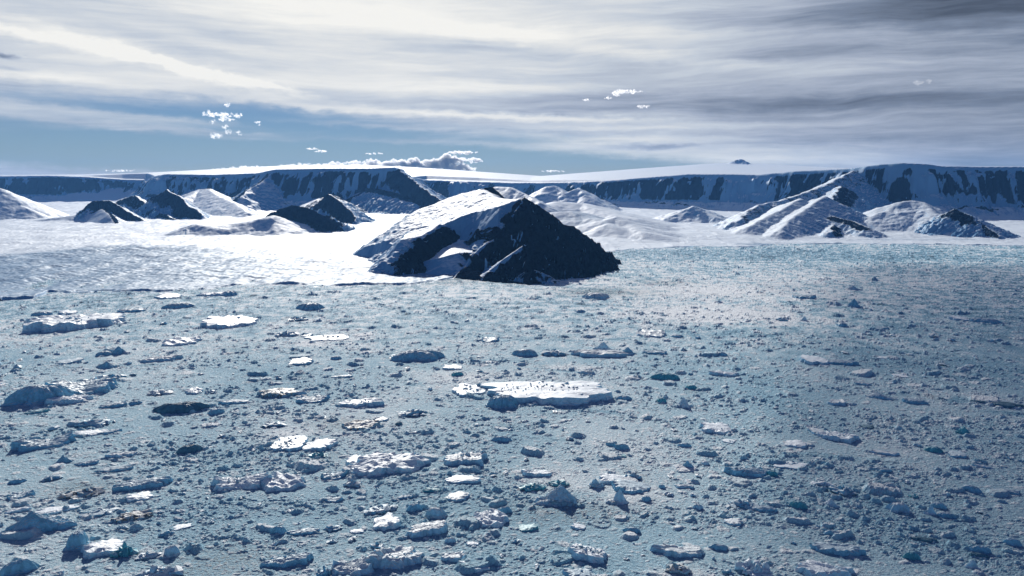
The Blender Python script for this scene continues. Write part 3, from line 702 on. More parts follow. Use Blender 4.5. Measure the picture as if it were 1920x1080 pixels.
def berg_body(W, D, H, kind, seed):
    """closed block of ice: ragged outline, shaped top, steep broken walls going below the brash"""
    rng = np.random.default_rng(seed)
    px_w = W
    ns = int(np.clip(W * 1.3, 40, 110)); nr = int(np.clip(ns * 0.26, 10, 26))
    th = np.linspace(0, 2 * pi, ns, endpoint=False)
    c, s = np.cos(th), np.sin(th)
    e = {'block': 5.0, 'slab': 3.0, 'bar': 3.2, 'wedge': 3.2, 'basin': 2.8, 'saddle': 2.6, 'tent': 2.3, 'dome': 2.1, 'sculpt': 2.6, 'peak': 2.2}.get(kind, 2.4)
    R = (np.abs(c) ** e + np.abs(s) ** e) ** (-1 / e)
    R = R * (1 + 0.30 * perlin(c * 1.2 + seed, s * 1.2, 5) + 0.17 * perlin(c * 3.1, s * 3.1 + seed, 6) + 0.08 * perlin(c * 9, s * 9 + seed, 8))
    ro = np.linspace(0, 1, nr) ** 0.85
    xn = (ro[:, None] * R[None] * c[None]); yn = (ro[:, None] * R[None] * s[None])
    rr = np.repeat(ro[:, None], ns, 1)
    sx = rng.uniform(-.35, .35); sgn = 1 if rng.random() < .5 else -1
    nz = fbm(xn * 1.7 + seed, yn * 1.7, 3, 7)
    nh = fbm(xn * 6 + seed, yn * 6, 4, 17)
    rg = ridged(xn * 1.6 + seed, yn * 1.1 + xn * .5, 4, 27)
    T = pi * 2
    if kind in ('slab', 'bar', 'block'):
        h = 0.74 + 0.16 * sgn * xn - 0.12 * yn + (0.30 if kind == 'bar' else 0.16) * nz + 0.06 * nh
    elif kind == 'wedge':
        h = 0.66 - 0.04 * yn + 0.26 * sgn * xn + 0.14 * nz + 0.04 * nh
    elif kind == 'basin':
        rim = sst(.55, .85, rr); var = 0.62 + 0.38 * np.cos(np.arctan2(yn, xn + 1e-6) + pi / 2 + sgn * .7)
        h = 0.34 + (0.62 * var + .12 * nz) * rim + .06 * nh
    elif kind == 'saddle':
        h = 0.34 + 0.62 * np.abs(xn - sx * .5) ** 1.3 + 0.08 * yn + 0.24 * nz + .08 * nh
    elif kind == 'tent':
        d = np.abs(xn - sx + .25 * yn)
        h = 0.22 + 0.80 * np.clip(1 - d * 1.25, 0, 1) * np.clip(1.1 - .55 * np.abs(yn), 0, 1) + .12 * nz + .05 * nh
    elif kind == 'peak':
        d = np.hypot(xn - sx, (yn) * .9)
        h = 0.18 + 0.86 * np.clip(1 - d * (1.05 + .35 * rg), 0, 1) ** 0.9 + .22 * nz * (1 - .5 * rr) + .10 * nh
    elif kind == 'dome':
        h = 0.16 + 0.84 * np.sqrt(np.clip(1 - rr ** 2.2, 0, 1)) - 0.14 * yn + 0.20 * nz + .05 * rg
    else:   # sculpt
        h = 0.50 + 0.30 * ridged(xn * 1.1 + seed, yn * .8 + xn * .5, 2, 27) + 0.22 * nz + 0.16 * yn + .02 * nh
    # broken edges: the rim is bitten down unevenly before the wall begins
    bite = sst(0.55, 1.0, rr) * np.clip(0.42 + 0.9 * perlin(c * 2.2 + seed, s * 2.2, 51) + .5 * perlin(c * 6 + seed, s * 6, 52), 0.04, .85)[None]
    h = h * (1 - bite * (0.25 if kind in ('block', 'slab') else 0.55))
    h = h + (0.02 if kind in ('sculpt', 'wedge', 'basin', 'slab') else 0.05) * fbm(xn * 11 + seed, yn * 11, 3, 53)
    h = np.clip(h, 0.06, 1.25) * H
    X = xn * W / 2; Y = yn * D / 2
    rows = [np.stack([X[i], Y[i], h[i]], -1) for i in range(1, nr)]
    top = rows[-1][:, 2]
    nw = 6
    out_n = perlin(c * 5 + seed, s * 5, 33)
    for j in range(1, nw + 1):
        t = j / nw
        off = H * (0.22 + 0.5 * np.abs(out_n)) * t + 0.05 * H * perlin(c * 6 + j * .7, s * 6 + seed, 35)
        r = np.hypot(X[-1], Y[-1]) + 1e-6
        f = (r + off) / r
        z = top * (1 - t ** 0.9) - 2.6 * t
        z = z + 0.05 * H * perlin(c * 8 + seed, s * 8 + j, 36) * (t < 1)
        rows.append(np.stack([X[-1] * f, Y[-1] * f, z], -1))
    co = [(0.0, 0.0, float(h[0].mean()))] + [tuple(map(float, p)) for r_ in rows for p in r_]
    fc = [(0, 1 + i, 1 + (i + 1) % ns) for i in range(ns)]
    for k in range(len(rows) - 1):
        a = 1 + k * ns; b = a + ns
        for i in range(ns):
            i2 = (i + 1) % ns
            fc.append((a + i, b + i, b + i2, a + i2))
    return co, fc, h.mean()

def heap_mesh(W, D, H, seed, mat, n=None):
    rng = np.random.default_rng(seed)
    bm = bmesh.new()
    n = n or int(np.clip(W * 0.9, 14, 46))
    lump(bm, 0, 0, H * .02, W * .46, D * .44, H * .34, rng, 26)
    for i in range(n):
        a = rng.uniform(0, 2 * pi); r = rng.uniform(0, 1) ** .6
        x = cos(a) * r * W * .44; y = sin(a) * r * D * .42
        sz = (0.10 + 0.22 * rng.random() ** 2) * min(W, 4 * H)
        hh = H * (1 - .6 * r) * rng.uniform(.35, .8)
        lump(bm, x, y, hh * .35, sz * rng.uniform(.7, 1.2), sz * rng.uniform(.6, 1.), max(hh * .7, sz * .3), rng)
    me = bpy.data.meshes.new('ice_heap'); bm.to_mesh(me); bm.free()
    me.materials.append(mat)
    return me

def ground_at(px, py):
    x, y, s = ground(px, py, 0.6)
    return x, y, s

BERGS_AT = []
def berg(px, by, w, h, kind, m, rub, label, cat='iceberg', group='icebergs frozen into the brash ice', name=None):
    x, y, s = ground_at(px, by)
    mpp = s / FPX
    W = w * mpp * 0.88
    dep = math.atan2(EYE, y); hm = h * mpp
    hf = {'slab': .30, 'bar': .50, 'block': .44, 'wedge': .34, 'basin': .42, 'saddle': .46, 'tent': .85, 'dome': .62, 'sculpt': .42, 'peak': .9, 'heap': .7, 'flat': .18}[kind]
    H = hf * hm / cos(dep); D = (1 - hf) * hm / sin(dep)
    D = min(max(D, .38 * W), 1.15 * W)
    seed = int(px * 7 + by * 13) % 9973
    rng = np.random.default_rng(seed)
    nm = name or {'heap': 'ice_rubble_heap', 'flat': 'ice_floe', 'slab': 'ice_floe'}.get(kind, 'iceberg')
    k = 'slab' if kind == 'flat' else kind
    mat = M_ICE[m]
    if k == 'heap':
        me = heap_mesh(W, D, H * 1.1, seed, mat)
    else:
        co, fc, hmean = berg_body(W, D, H, k, seed)
        me = mesh_from(nm, co, fc, mat)
    o = bpy.data.objects.new(nm, me)
    o.location = (x, y + D * .5, 0.3)
    o.rotation_euler = (0, 0, -math.atan2(x, y) * .8 + rng.uniform(-.16, .16))
    o['label'] = label; o['category'] = cat; o['group'] = group
    COL.objects.link(o)
    BERGS_AT.append((px, by, w, h))
    if rub and k != 'heap':
        for i in range(rub):
            a = rng.uniform(0, 2 * pi); r = rng.uniform(.1, .92)
            fx, fy = cos(a) * r * W * .45, sin(a) * r * D * .45
            sz = mpp * rng.uniform(1.2, 3.6) * (1 if rng.random() < .8 else 1.7)
            zz = H * {'wedge': .62, 'basin': .34 + .3 * (r > .65), 'slab': .78, 'bar': .78, 'block': .8, 'saddle': .45, 'sculpt': .5}.get(k, .5)
            bm = bmesh.new()
            lump(bm, 0, 0, 0, sz, sz * .9, sz * .75, rng, 9)
            me2 = bpy.data.meshes.new('ice_block'); bm.to_mesh(me2); bm.free(); me2.materials.append(M_ICE['g'] if m == 'w' else mat)
            c = bpy.data.objects.new('ice_block', me2); c.parent = o; c.location = (fx, fy, zz + sz * .15)
            COL.objects.link(c)
    return o

HERO = [
    # ---- far left strip in front of the glacier
    (103, 619, 168, 44, 'basin', 'w', 30, 'wide white floe with a dark near rim at the far left of the field'),
    (118, 590, 34, 16, 'wedge', 'w', 0, 'small dark berg with a bright snow cap just behind the wide white left floe'),
    (72, 592, 36, 10, 'dome', 'b', 0, 'low dark blue lump touching the back edge of the wide white left floe'),
    (328, 578, 56, 13, 'dome', 'b', 0, 'low dark blue rounded berg below the glacier front, right of a bright sliver'),
    (242, 585, 50, 10, 'bar', 'b', 0, 'long thin dark blue berg below the glacier front, left of the rounded one'),
    (306, 560, 50, 13, 'wedge', 'w', 0, 'small peaked berg with a bright white back slope close to the glacier front'),
    (392, 555, 54, 10, 'bar', 'w', 0, 'thin slanting slab with a white upper edge close to the glacier front'),
    (425, 555, 29, 13, 'dome', 'b', 0, 'round dark lump at the right end of the thin slanting slab'),
    (410, 614, 102, 30, 'wedge', 'w', 8, 'tilted floe with a smooth white top and dark right rim, left of the middle distance'),
    (331, 647, 72, 20, 'sculpt', 'w', 0, 'small berg streaked white and blue, nearest the viewer side of the smooth tilted floe'),
    (192, 667, 30, 11, 'dome', 'b', 0, 'left one of two touching small blue lumps left of the streaked berg'),
    (219, 664, 30, 16, 'tent', 'b', 0, 'right one of two touching small blue lumps left of the streaked berg'),
    (298, 677, 72, 14, 'bar', 'g', 0, 'long low grey-blue bar of ice under the streaked berg'),
    (120, 682, 46, 12, 'wedge', 'b', 0, 'slanting thin blue plate alone on the left, above the big twin-humped berg'),
    (202, 690, 36, 13, 'tent', 'b', 0, 'little blue mound right of the slanting thin plate'),
    (200, 711, 54, 16, 'heap', 'b', 0, 'jumbled blue pile with a long foot above right of the twin-humped berg'),
    (60, 758, 108, 44, 'dome', 'b', 0, 'dark blue left half of the big twin-humped berg on the left edge'),
    (128, 742, 118, 46, 'saddle', 'b', 0, 'tall dark right half of the big twin-humped berg on the left edge'),
    (118, 757, 78, 20, 'bar', 'w', 0, 'white rimmed ledge in front of the tall half of the twin-humped berg'),
    (294, 740, 50, 15, 'heap', 'g', 0, 'grey-blue pile of blocks above the smooth dark lens-shaped berg'),
    (358, 739, 30, 15, 'sculpt', 'w', 0, 'small berg with a bright spot above right of the lens-shaped berg'),
    (392, 738, 28, 13, 'heap', 'b', 0, 'small blue pile immediately right of the bright-spotted berg'),
    (335, 774, 102, 23, 'dome', 'k', 0, 'smooth dark blue lens-shaped berg with clean edges'),
    (402, 777, 33, 14, 'dome', 'b', 0, 'round blue lump at the right tip of the lens-shaped berg'),
    (436, 757, 54, 9, 'bar', 'b', 0, 'thin long blue bar above right of the lens-shaped berg'),
    (206, 764, 46, 11, 'bar', 'b', 0, 'thin blue berg between the twin-humped berg and the lens-shaped berg'),
    (250, 759, 26, 9, 'dome', 'b', 0, 'small blue lump touching the right end of the thin blue berg'),
    (65, 775, 40, 8, 'bar', 't', 0, 'faint teal bar directly below the twin-humped berg'),
    (165, 800, 72, 22, 'heap', 'b', 0, 'dark jumbled pile left of centre-left, behind the long lit floe'),
    # ---- middle
    (577, 581, 52, 17, 'dome', 'b', 0, 'smooth blue berg sloping right, alone under the snow foot of the pyramid'),
    (556, 602, 42, 13, 'heap', 'b', 0, 'blue heap just below left of the smooth right-sloping berg'),
    (535, 631, 46, 18, 'heap', 'g', 0, 'pale blue rubble mound above the white snowy patches'),
    (572, 632, 21, 10, 'wedge', 'b', 0, 'small dark wedge to the right of the pale rubble mound'),
    (782, 676, 106, 24, 'dome', 'b', 0, 'long rounded blue berg left of the jagged bar, in the middle of the field'),
    (740, 672, 30, 12, 'heap', 'b', 0, 'little heap stuck to the left end of the long rounded blue berg'),
    (557, 684, 46, 17, 'wedge', 'g', 0, 'purple-grey wedge crossed by a white stripe'),
    (628, 674, 22, 8, 'dome', 'b', 0, 'small smooth mound right of the striped wedge'),
    (582, 755, 64, 19, 'saddle', 'b', 0, 'blue berg with rubble on top, right of the brown-stained crescent'),
    (675, 763, 86, 21, 'basin', 'w', 10, 'boat-shaped floe with curls of white snow on top'),
    (774, 779, 58, 21, 'heap', 'b', 0, 'dark blocky heap with a flat lip, right of the boat-shaped floe'),
    (712, 790, 30, 10, 'wedge', 'g', 0, 'small plate with a pale top right under the boat-shaped floe'),
    (857, 705, 26, 10, 'dome', 't', 0, 'small deep blue lump above the left end of the great flat floe'),
    (848, 693, 38, 12, 'wedge', 'w', 0, 'low arch of ice with a bright crest, above the small deep blue lump'),
    (516, 744, 76, 22, 'basin', 'd', 6, 'brown-stained crescent of dirty ice'),
    (612, 638, 84, 12, 'flat', 'w', 8, 'low white snowy floe with little ridges, left of centre in the distance'),
    (918, 641, 34, 12, 'saddle', 'b', 0, 'dark twin-knobbed berg with a gap between the knobs'),
    (562, 740, 26, 9, 'dome', 'g', 0, 'pale low mound just behind the rubble-topped blue berg'),
    (640, 708, 40, 6, 'bar', 'b', 0, 'thin blue ledge below right of the striped wedge'),
    # ---- the great flat floe and its neighbours
    (1030, 756, 268, 50, 'slab', 'w', 60, 'great flat white floe with a thick blue near wall right of centre'),
    (942, 765, 66, 30, 'dome', 'b', 0, 'dark rounded shoulder at the near left corner of the great flat floe'),
    (880, 742, 70, 26, 'flat', 'w', 26, 'snowy rubble-strewn floe off the left end of the great flat floe'),
    (1170, 750, 34, 10, 'dome', 'b', 0, 'blue lump off the right end of the great flat floe'),
    (1100, 702, 36, 9, 'dome', 'g', 0, 'small grey mound behind the middle of the great flat floe'),
    (1000, 719, 24, 7, 'dome', 'g', 0, 'tiny dark mound on the back edge of the great flat floe'),
    (985, 668, 50, 16, 'dome', 'b', 0, 'left low hump of the jagged pair behind the great flat floe'),
    (1040, 668, 52, 24, 'heap', 'b', 0, 'right craggy hump of the jagged pair behind the great flat floe'),
    (1132, 669, 118, 17, 'bar', 'g', 0, 'flat grey-blue bar with a straight near wall behind the great flat floe'),
    (1131, 656, 32, 15, 'peak', 'w', 0, 'white-sided pointed pyramid standing behind the flat grey-blue bar'),
    (1178, 664, 30, 14, 'tent', 'b', 0, 'blue pointed end piece at the right of the flat grey-blue bar'),
    (1225, 632, 56, 17, 'sculpt', 'g', 0, 'pale berg split by dark vertical cracks'),
    (1272, 633, 24, 7, 'dome', 'b', 0, 'small dark mound right of the cracked berg'),
    (1231, 664, 46, 9, 'bar', 'b', 0, 'thin dark bar of ice right of the flat grey-blue bar'),
    (1252, 712, 56, 15, 'dome', 't', 0, 'deep turquoise berg with a small white tip behind it'),
    (1196, 710, 36, 12, 'heap', 'b', 0, 'loose blue pile left of the deep turquoise berg'),
    (1362, 705, 52, 12, 'bar', 'w', 0, 'low berg with a white top, right of the deep turquoise berg'),
    (1352, 667, 28, 9, 'dome', 'b', 0, 'small blue lump straight above the low white-topped berg'),
    (1284, 764, 28, 20, 'tent', 'w', 0, 'bright white boulder of ice lit from the left, right of the great flat floe'),
    (1241, 755, 19, 11, 'dome', 't', 0, 'small dark teal lump left of the bright white boulder'),
    (1298, 730, 26, 10, 'dome', 't', 0, 'faint teal mound above the bright white boulder'),
    (1118, 561, 52, 15, 'dome', 'g', 0, 'greyish smooth mound in the brown ice off the tip of the pyramid'),
    (1088, 586, 22, 7, 'dome', 'b', 0, 'small blue mound in open ice below the tip of the pyramid'),
    # ---- right, distant
    (1538, 684, 56, 24, 'slab', 'w', 0, 'cream-white sloping floe on the right, left half of a pair'),
    (1583, 684, 58, 13, 'bar', 'b', 0, 'dark blue wall forming the right half of the cream floe pair'),
    (1605, 576, 24, 17, 'peak', 'b', 0, 'dark craggy knob standing up in the far right field'),
    (1514, 560, 42, 11, 'bar', 'b', 0, 'flat blue bar left above the dark craggy knob'),
    (1604, 544, 28, 10, 'tent', 'g', 0, 'grey ridge straight behind the dark craggy knob'),
    (1468, 602, 28, 10, 'heap', 'b', 0, 'blue heap left of the tiny bright pyramid'),
    (1508, 601, 12, 9, 'peak', 'w', 0, 'tiny bright white pyramid far out on the right'),
    (1583, 613, 22, 10, 'dome', 'b', 0, 'small blue lump right of the tiny bright pyramid'),
    (1658, 617, 26, 6, 'bar', 'b', 0, 'thin dark sliver right of the small blue lump in the far right field'),
    (1808, 601, 34, 14, 'wedge', 'w', 0, 'pinkish white lump, left half of the far right pair'),
    (1855, 606, 58, 12, 'dome', 'b', 0, 'long dark hump, right half of the far right pair'),
    (1656, 748, 54, 10, 'tent', 'b', 0, 'low dark pointed berg on the right, between pale floes and open brash'),
    (1576, 760, 32, 16, 'basin', 'g', 0, 'small hollow floe with a pale back wall, left below the low dark pointed berg'),
    (1722, 757, 42, 13, 'bar', 'b', 0, 'slanting dark ridge with a small tip, right of the low dark pointed berg'),
    (1878, 762, 84, 12, 'bar', 'k', 0, 'long very dark strip of ice near the right edge'),
    (1620, 722, 30, 8, 'bar', 'g', 0, 'dusky small bar left of the pale cream plate on the right'),
    (1694, 708, 30, 8, 'flat', 'w', 0, 'small pale cream plate lying flat on the right'),
    (1658, 672, 26, 5, 'flat', 'w', 0, 'thin white sliver right of the cream floe pair'),
    # ---- near left
    (73, 841, 96, 27, 'saddle', 'b', 4, 'dark saddle-backed berg with raised ends near the left edge'),
    (162, 817, 64, 14, 'wedge', 'w', 0, 'long floe with a lit top right of the saddle-backed berg'),
    (206, 812, 36, 8, 'bar', 'b', 0, 'thin dark tail at the right end of the long lit floe'),
    (352, 849, 50, 18, 'dome', 'k', 0, 'small berg half pale and half very dark, alone left of the white wedge'),
    (225, 857, 54, 12, 'bar', 'g', 0, 'narrow ridge of ice pointing right, upper one of two left of the half-dark berg'),
    (158, 872, 40, 10, 'bar', 'b', 0, 'narrow dark ridge, lower one of two left of the half-dark berg'),
    (118, 868, 30, 15, 'tent', 'b', 0, 'little blue tent of ice at the left end of the two narrow ridges'),
    (208, 884, 66, 9, 'bar', 'b', 0, 'long low row of dark ice above the tilted bar'),
    (262, 917, 104, 22, 'bar', 'b', 0, 'long tilted bar rising to the right, left of the white saddle floe'),
    (92, 901, 44, 14, 'heap', 'b', 0, 'dark rough pile left of the earth-stained heap'),
    (146, 933, 82, 28, 'heap', 'd', 0, 'earth-stained dark rubble heap on the left'),
    (33, 935, 48, 18, 'saddle', 'b', 0, 'curved blue berg with a raised right end hugging the left edge'),
    (28, 906, 30, 9, 'dome', 'b', 0, 'low blue lump directly above the curved berg on the left edge'),
    (254, 940, 46, 22, 'wedge', 'w', 0, 'small wedge with a bright snow top under the long tilted bar'),
    (96, 963, 80, 17, 'wedge', 'w', 0, 'pale low ridged floe below the earth-stained heap'),
    (30, 960, 44, 9, 'bar', 'w', 0, 'narrow pale floe left of the pale low ridged floe'),
    (178, 967, 72, 14, 'heap', 'b', 0, 'low blue rubble ridge right of the pale low ridged floe'),
    (242, 976, 72, 20, 'sculpt', 'd', 0, 'mottled black and blue berg below the small bright-topped wedge'),
    (54, 1001, 112, 36, 'tent', 'b', 0, 'large dark tent-shaped berg cut by the left edge'),
    (116, 991, 44, 14, 'dome', 'b', 0, 'blue hump trailing right of the large dark tent-shaped berg'),
    (137, 1030, 40, 40, 'dome', 'b', 0, 'dark upright lump joined to the left of the big white-topped block'),
    (180, 1043, 76, 38, 'wedge', 'w', 0, 'big thick block with a smooth white top at the lower left'),
    (228, 1046, 44, 44, 'heap', 't', 0, 'broken turquoise rubble right of the big white-topped block'),
    (272, 1047, 46, 20, 'heap', 'g', 0, 'pair of rounded pale lumps right of the turquoise rubble'),
    (318, 1044, 30, 24, 'dome', 'g', 0, 'single round pale lump above the lowest left boulder group'),
    (310, 1005, 36, 18, 'heap', 'b', 0, 'small cluster of round lumps above the single round pale lump'),
    (226, 993, 26, 14, 'heap', 'b', 0, 'two small dark knobs above the turquoise rubble'),
    (290, 1092, 100, 46, 'heap', 'g', 0, 'large lit boulder group cut by the bottom edge on the left'),
    (28, 1077, 70, 30, 'dome', 'b', 0, 'smooth rounded floe with a pale top in the bottom left corner'),
    (338, 992, 34, 11, 'flat', 'w', 0, 'pale lens of snow-covered ice, small and alone on the lower left'),
    # ---- near centre left
    (446, 917, 112, 34, 'saddle', 'w', 24, 'white saddle floe with blocks on its snow, left of centre in front'),
    (517, 919, 84, 38, 'sculpt', 'w', 6, 'pale pyramid forming the right end of the white saddle floe'),
    (593, 845, 60, 26, 'wedge', 'w', 0, 'white-faced wedge of ice pointing left above the twisted berg'),
    (530, 846, 70, 34, 'flat', 'w', 34, 'field of snowy rubble left of the white-faced wedge'),
    (722, 888, 146, 48, 'sculpt', 'w', 6, 'big twisted berg with folded white layers and blue hollows'),
    (664, 873, 40, 26, 'wedge', 'w', 0, 'upturned left horn of the big twisted berg'),
    (869, 873, 74, 30, 'block', 'g', 22, 'blocky berg with a thick lower wall and rubble crown right of the twisted berg'),
    (902, 850, 26, 12, 'heap', 'b', 0, 'few blocks sticking out behind the rubble-crowned berg'),
    (622, 899, 44, 18, 'saddle', 'b', 0, 'small blue berg between the white saddle floe and the twisted berg'),
    (661, 913, 38, 24, 'heap', 'g', 0, 'round mossy-looking rubble pile below the twisted berg'),
    (597, 858, 44, 18, 'heap', 't', 0, 'small teal jumble just under the white-faced wedge'),
    (866, 905, 66, 18, 'wedge', 'w', 0, 'low slanting white slab under the rubble-crowned berg'),
    (856, 939, 44, 20, 'wedge', 'g', 0, 'grey-white tilted block under the low slanting white slab'),
    (812, 922, 38, 9, 'bar', 't', 0, 'thin teal lens left of the grey-white tilted block'),
    (758, 935, 34, 8, 'bar', 'b', 0, 'thin blue strip left of the thin teal lens'),
    (624, 941, 34, 12, 'saddle', 'b', 0, 'small low notched berg below the round rubble pile'),
    (712, 962, 72, 22, 'heap', 'b', 0, 'dark rubble heap in front centre, above the steep lit wedge'),
    (719, 992, 48, 32, 'wedge', 'w', 0, 'steep wedge with a rough white slope facing left'),
    (776, 958, 32, 16, 'dome', 'b', 0, 'rounded blue boulder, left of two behind the rectangular block'),
    (815, 970, 44, 22, 'dome', 'g', 0, 'rounded blue boulder, right of two behind the rectangular block'),
    (802, 1004, 78, 30, 'block', 'g', 0, 'rectangular block with clean squared right edge in front centre'),
    (920, 988, 66, 38, 'sculpt', 'w', 0, 'berg with swirled stripes of white and blue, right of the rectangular block'),
    (945, 962, 30, 14, 'dome', 'b', 0, 'small blue hump on the right shoulder of the swirl-striped berg'),
    (567, 1002, 56, 11, 'bar', 'b', 0, 'low curved dark lip of ice, longest in the lower centre left'),
    (521, 1001, 32, 17, 'dome', 'b', 0, 'rounded lump left of the low curved lip'),
    (620, 995, 42, 14, 'heap', 'b', 0, 'flat blue rubble right of the low curved lip'),
    (740, 1063, 100, 48, 'basin', 'g', 12, 'large bowl-shaped berg with a bright inner ledge at the bottom centre'),
    (708, 1028, 34, 20, 'heap', 'b', 0, 'dark knot of blocks on the left rim of the bowl-shaped berg'),
    (668, 1000, 28, 10, 'wedge', 'w', 0, 'small pale plate above left of the bowl-shaped berg'),
    (850, 1053, 48, 22, 'basin', 'g', 0, 'small open ring of ice right of the bowl-shaped berg'),
    (887, 1071, 58, 26, 'wedge', 'w', 0, 'white-topped lump right below the small open ring'),
    (845, 1018, 24, 12, 'dome', 'g', 0, 'small grey knob under the rectangular block'),
    (886, 1022, 26, 8, 'wedge', 'w', 0, 'little bright shard right of the small grey knob'),
    (537, 1061, 96, 22, 'bar', 'b', 6, 'long low rubble-backed berg at the bottom, left of centre'),
    (606, 1082, 34, 34, 'heap', 'b', 0, 'dark upright rock-like ice at the bottom edge left of centre'),
    (655, 1078, 78, 40, 'saddle', 'g', 8, 'pale spiky ridge at the bottom edge left of the bowl-shaped berg'),
    (622, 1018, 28, 9, 'heap', 'b', 0, 'small dark scatter above the long low rubble-backed berg'),
    (672, 805, 70, 22, 'sculpt', 'd', 0, 'low berg banded with brown and black dirt, left of the lone black stone'),
    (747, 797, 15, 7, 'dome', 'k', 0, 'lone small black stone-like lump right of the dirt-banded berg'),
    (512, 800, 44, 16, 'heap', 'b', 0, 'grey-blue pile above the field of snowy rubble'),
    (940, 828, 42, 12, 'dome', 'b', 0, 'low smooth blue lens below the great flat floe'),
    # ---- near centre right
    (1047, 946, 78, 34, 'tent', 'g', 0, 'pointed pyramid with a deep blue foot in front right of centre'),
    (1000, 920, 56, 26, 'heap', 't', 0, 'ring of teal rubble behind left of the pointed pyramid'),
    (1050, 912, 44, 22, 'heap', 't', 0, 'teal blocks piled straight behind the pointed pyramid'),
    (1008, 893, 62, 16, 'basin', 'w', 0, 'small white-floored ring with two dark knobs above the teal rubble'),
    (1186, 924, 72, 30, 'wedge', 'b', 0, 'broad blue shoulder at the right end of the towered cluster'),
    (1186, 900, 42, 26, 'heap', 'b', 0, 'square towers of ice at the back of the towered cluster'),
    (1150, 908, 52, 24, 'wedge', 'w', 0, 'leaning white ridge in the middle of the towered cluster'),
    (1119, 915, 36, 26, 'heap', 'g', 0, 'pale blocks at the left end of the towered cluster'),
    (1160, 944, 34, 26, 'peak', 'w', 0, 'small sharp wedge pointing down in front of the towered cluster'),
    (1213, 940, 20, 12, 'dome', 'b', 0, 'little blue cube right of the small sharp wedge'),
    (1352, 813, 60, 26, 'wedge', 'w', 0, 'dark blue berg with a white left shoulder, alone right of centre'),
    (1368, 830, 26, 8, 'flat', 'w', 0, 'small pale disc under the white-shouldered berg'),
    (1167, 843, 28, 14, 'dome', 'b', 0, 'rounded small blue berg, upper of two left of the little tailed pyramid'),
    (1166, 858, 18, 9, 'block', 't', 0, 'small dark cube, lower of two left of the little tailed pyramid'),
    (1146, 836, 20, 8, 'dome', 'b', 0, 'low lump left of the rounded small blue berg'),
    (1294, 879, 28, 14, 'peak', 'b', 0, 'little grey pyramid with a thin tail to the left'),
    (1323, 871, 16, 8, 'dome', 'w', 0, 'tiny bright dome right of the little grey pyramid'),
    (1284, 838, 26, 9, 'dome', 'b', 0, 'small blue lump above the little grey pyramid'),
    (1406, 893, 84, 22, 'bar', 'b', 4, 'long blue double ridge right of the little grey pyramid'),
    (1398, 952, 60, 24, 'heap', 'b', 0, 'dark jumbled crest left part of the low broken ridge'),
    (1430, 958, 56, 13, 'bar', 'b', 0, 'smooth dark tail right part of the low broken ridge'),
    (1104, 1051, 74, 32, 'block', 'w', 30, 'box-shaped floe with steep straight walls and rubble on its top'),
    (1090, 1088, 62, 26, 'wedge', 'b', 4, 'dark-walled slab cut by the bottom edge below the box-shaped floe'),
    (1085, 992, 28, 12, 'wedge', 'w', 0, 'small bright white piece above the box-shaped floe'),
    (990, 996, 38, 16, 'wedge', 't', 0, 'small teal slab with a dark near side, left of the small bright piece'),
    (967, 1018, 22, 12, 'heap', 'b', 0, 'small dark pile below left of the small teal slab'),
    (1186, 999, 34, 12, 'dome', 'b', 0, 'faint blue mound right of the small bright white piece'),
    (1127, 982, 22, 10, 'heap', 'b', 0, 'little dark twin lump between the bright piece and the faint mound'),
    (1272, 1043, 92, 26, 'basin', 'g', 0, 'curved blue wall with a pale hollow behind it, lower right of centre'),
    (1349, 1031, 40, 12, 'dome', 'b', 0, 'smooth low blue berg right of the curved blue wall'),
    (1274, 1076, 62, 26, 'heap', 'd', 0, 'dirty white spotted pile under the curved blue wall'),
    (1422, 1082, 74, 54, 'heap', 'w', 0, 'tall cream and blue boulder mass at the bottom right of centre'),
    (1368, 1078, 34, 18, 'heap', 'b', 0, 'small dark pile left of the tall boulder mass'),
    (1284, 915, 36, 9, 'bar', 'g', 0, 'thin pale bar left of the long double ridge'),
    (1242, 915, 14, 8, 'dome', 'b', 0, 'tiny blue dot-like lump left of the thin pale bar'),
    (1378, 985, 32, 16, 'wedge', 'g', 0, 'small tilted plate with a pale underside below the low broken ridge'),
    (1310, 955, 20, 12, 'dome', 'g', 0, 'small grey boulder left of the low broken ridge'),
    (1180, 888, 26, 10, 'heap', 'g', 0, 'scatter of pale shards behind the square towers'),
    # ---- near right
    (1578, 827, 70, 24, 'basin', 'w', 8, 'white hollow floe with a dark curved near wall on the right'),
    (1540, 815, 34, 14, 'wedge', 'g', 0, 'pale ridge curling off the left end of the white hollow floe'),
    (1497, 839, 40, 17, 'wedge', 'w', 0, 'small white-backed floe left of the white hollow floe'),
    (1486, 879, 72, 16, 'flat', 'w', 5, 'flat long floe with a lit cream top below the small white-backed floe'),
    (1450, 893, 24, 13, 'dome', 't', 0, 'dark teal end of ice peeking left under the flat cream-topped floe'),
    (1812, 814, 28, 15, 'tent', 't', 0, 'saturated teal lump far right, upper right quarter of the near field'),
    (1630, 803, 26, 9, 'wedge', 'k', 0, 'small dark tip of ice right of the white hollow floe'),
    (1755, 848, 36, 13, 'dome', 't', 0, 'dusky rounded lump left of the boulder with a dark top'),
    (1802, 858, 32, 17, 'wedge', 'b', 0, 'boulder with a dark top and pale foot on the right'),
    (1585, 928, 54, 30, 'heap', 'b', 0, 'dark jagged cluster with a pale tip on the right'),
    (1543, 912, 44, 18, 'heap', 'w', 0, 'pale lumpy mound left of the dark jagged cluster'),
    (1500, 953, 32, 16, 'dome', 't', 0, 'teal rounded berg left of the small white-cheeked one'),
    (1560, 949, 28, 14, 'tent', 'w', 0, 'small berg with a white left cheek'),
    (1690, 961, 44, 22, 'dome', 'g', 0, 'pale half-round boulder left of the upright slab'),
    (1745, 964, 20, 18, 'peak', 'w', 0, 'small upright pale slab between two dark lumps on the right'),
    (1763, 953, 28, 13, 'dome', 'b', 0, 'dark lump behind the small upright pale slab'),
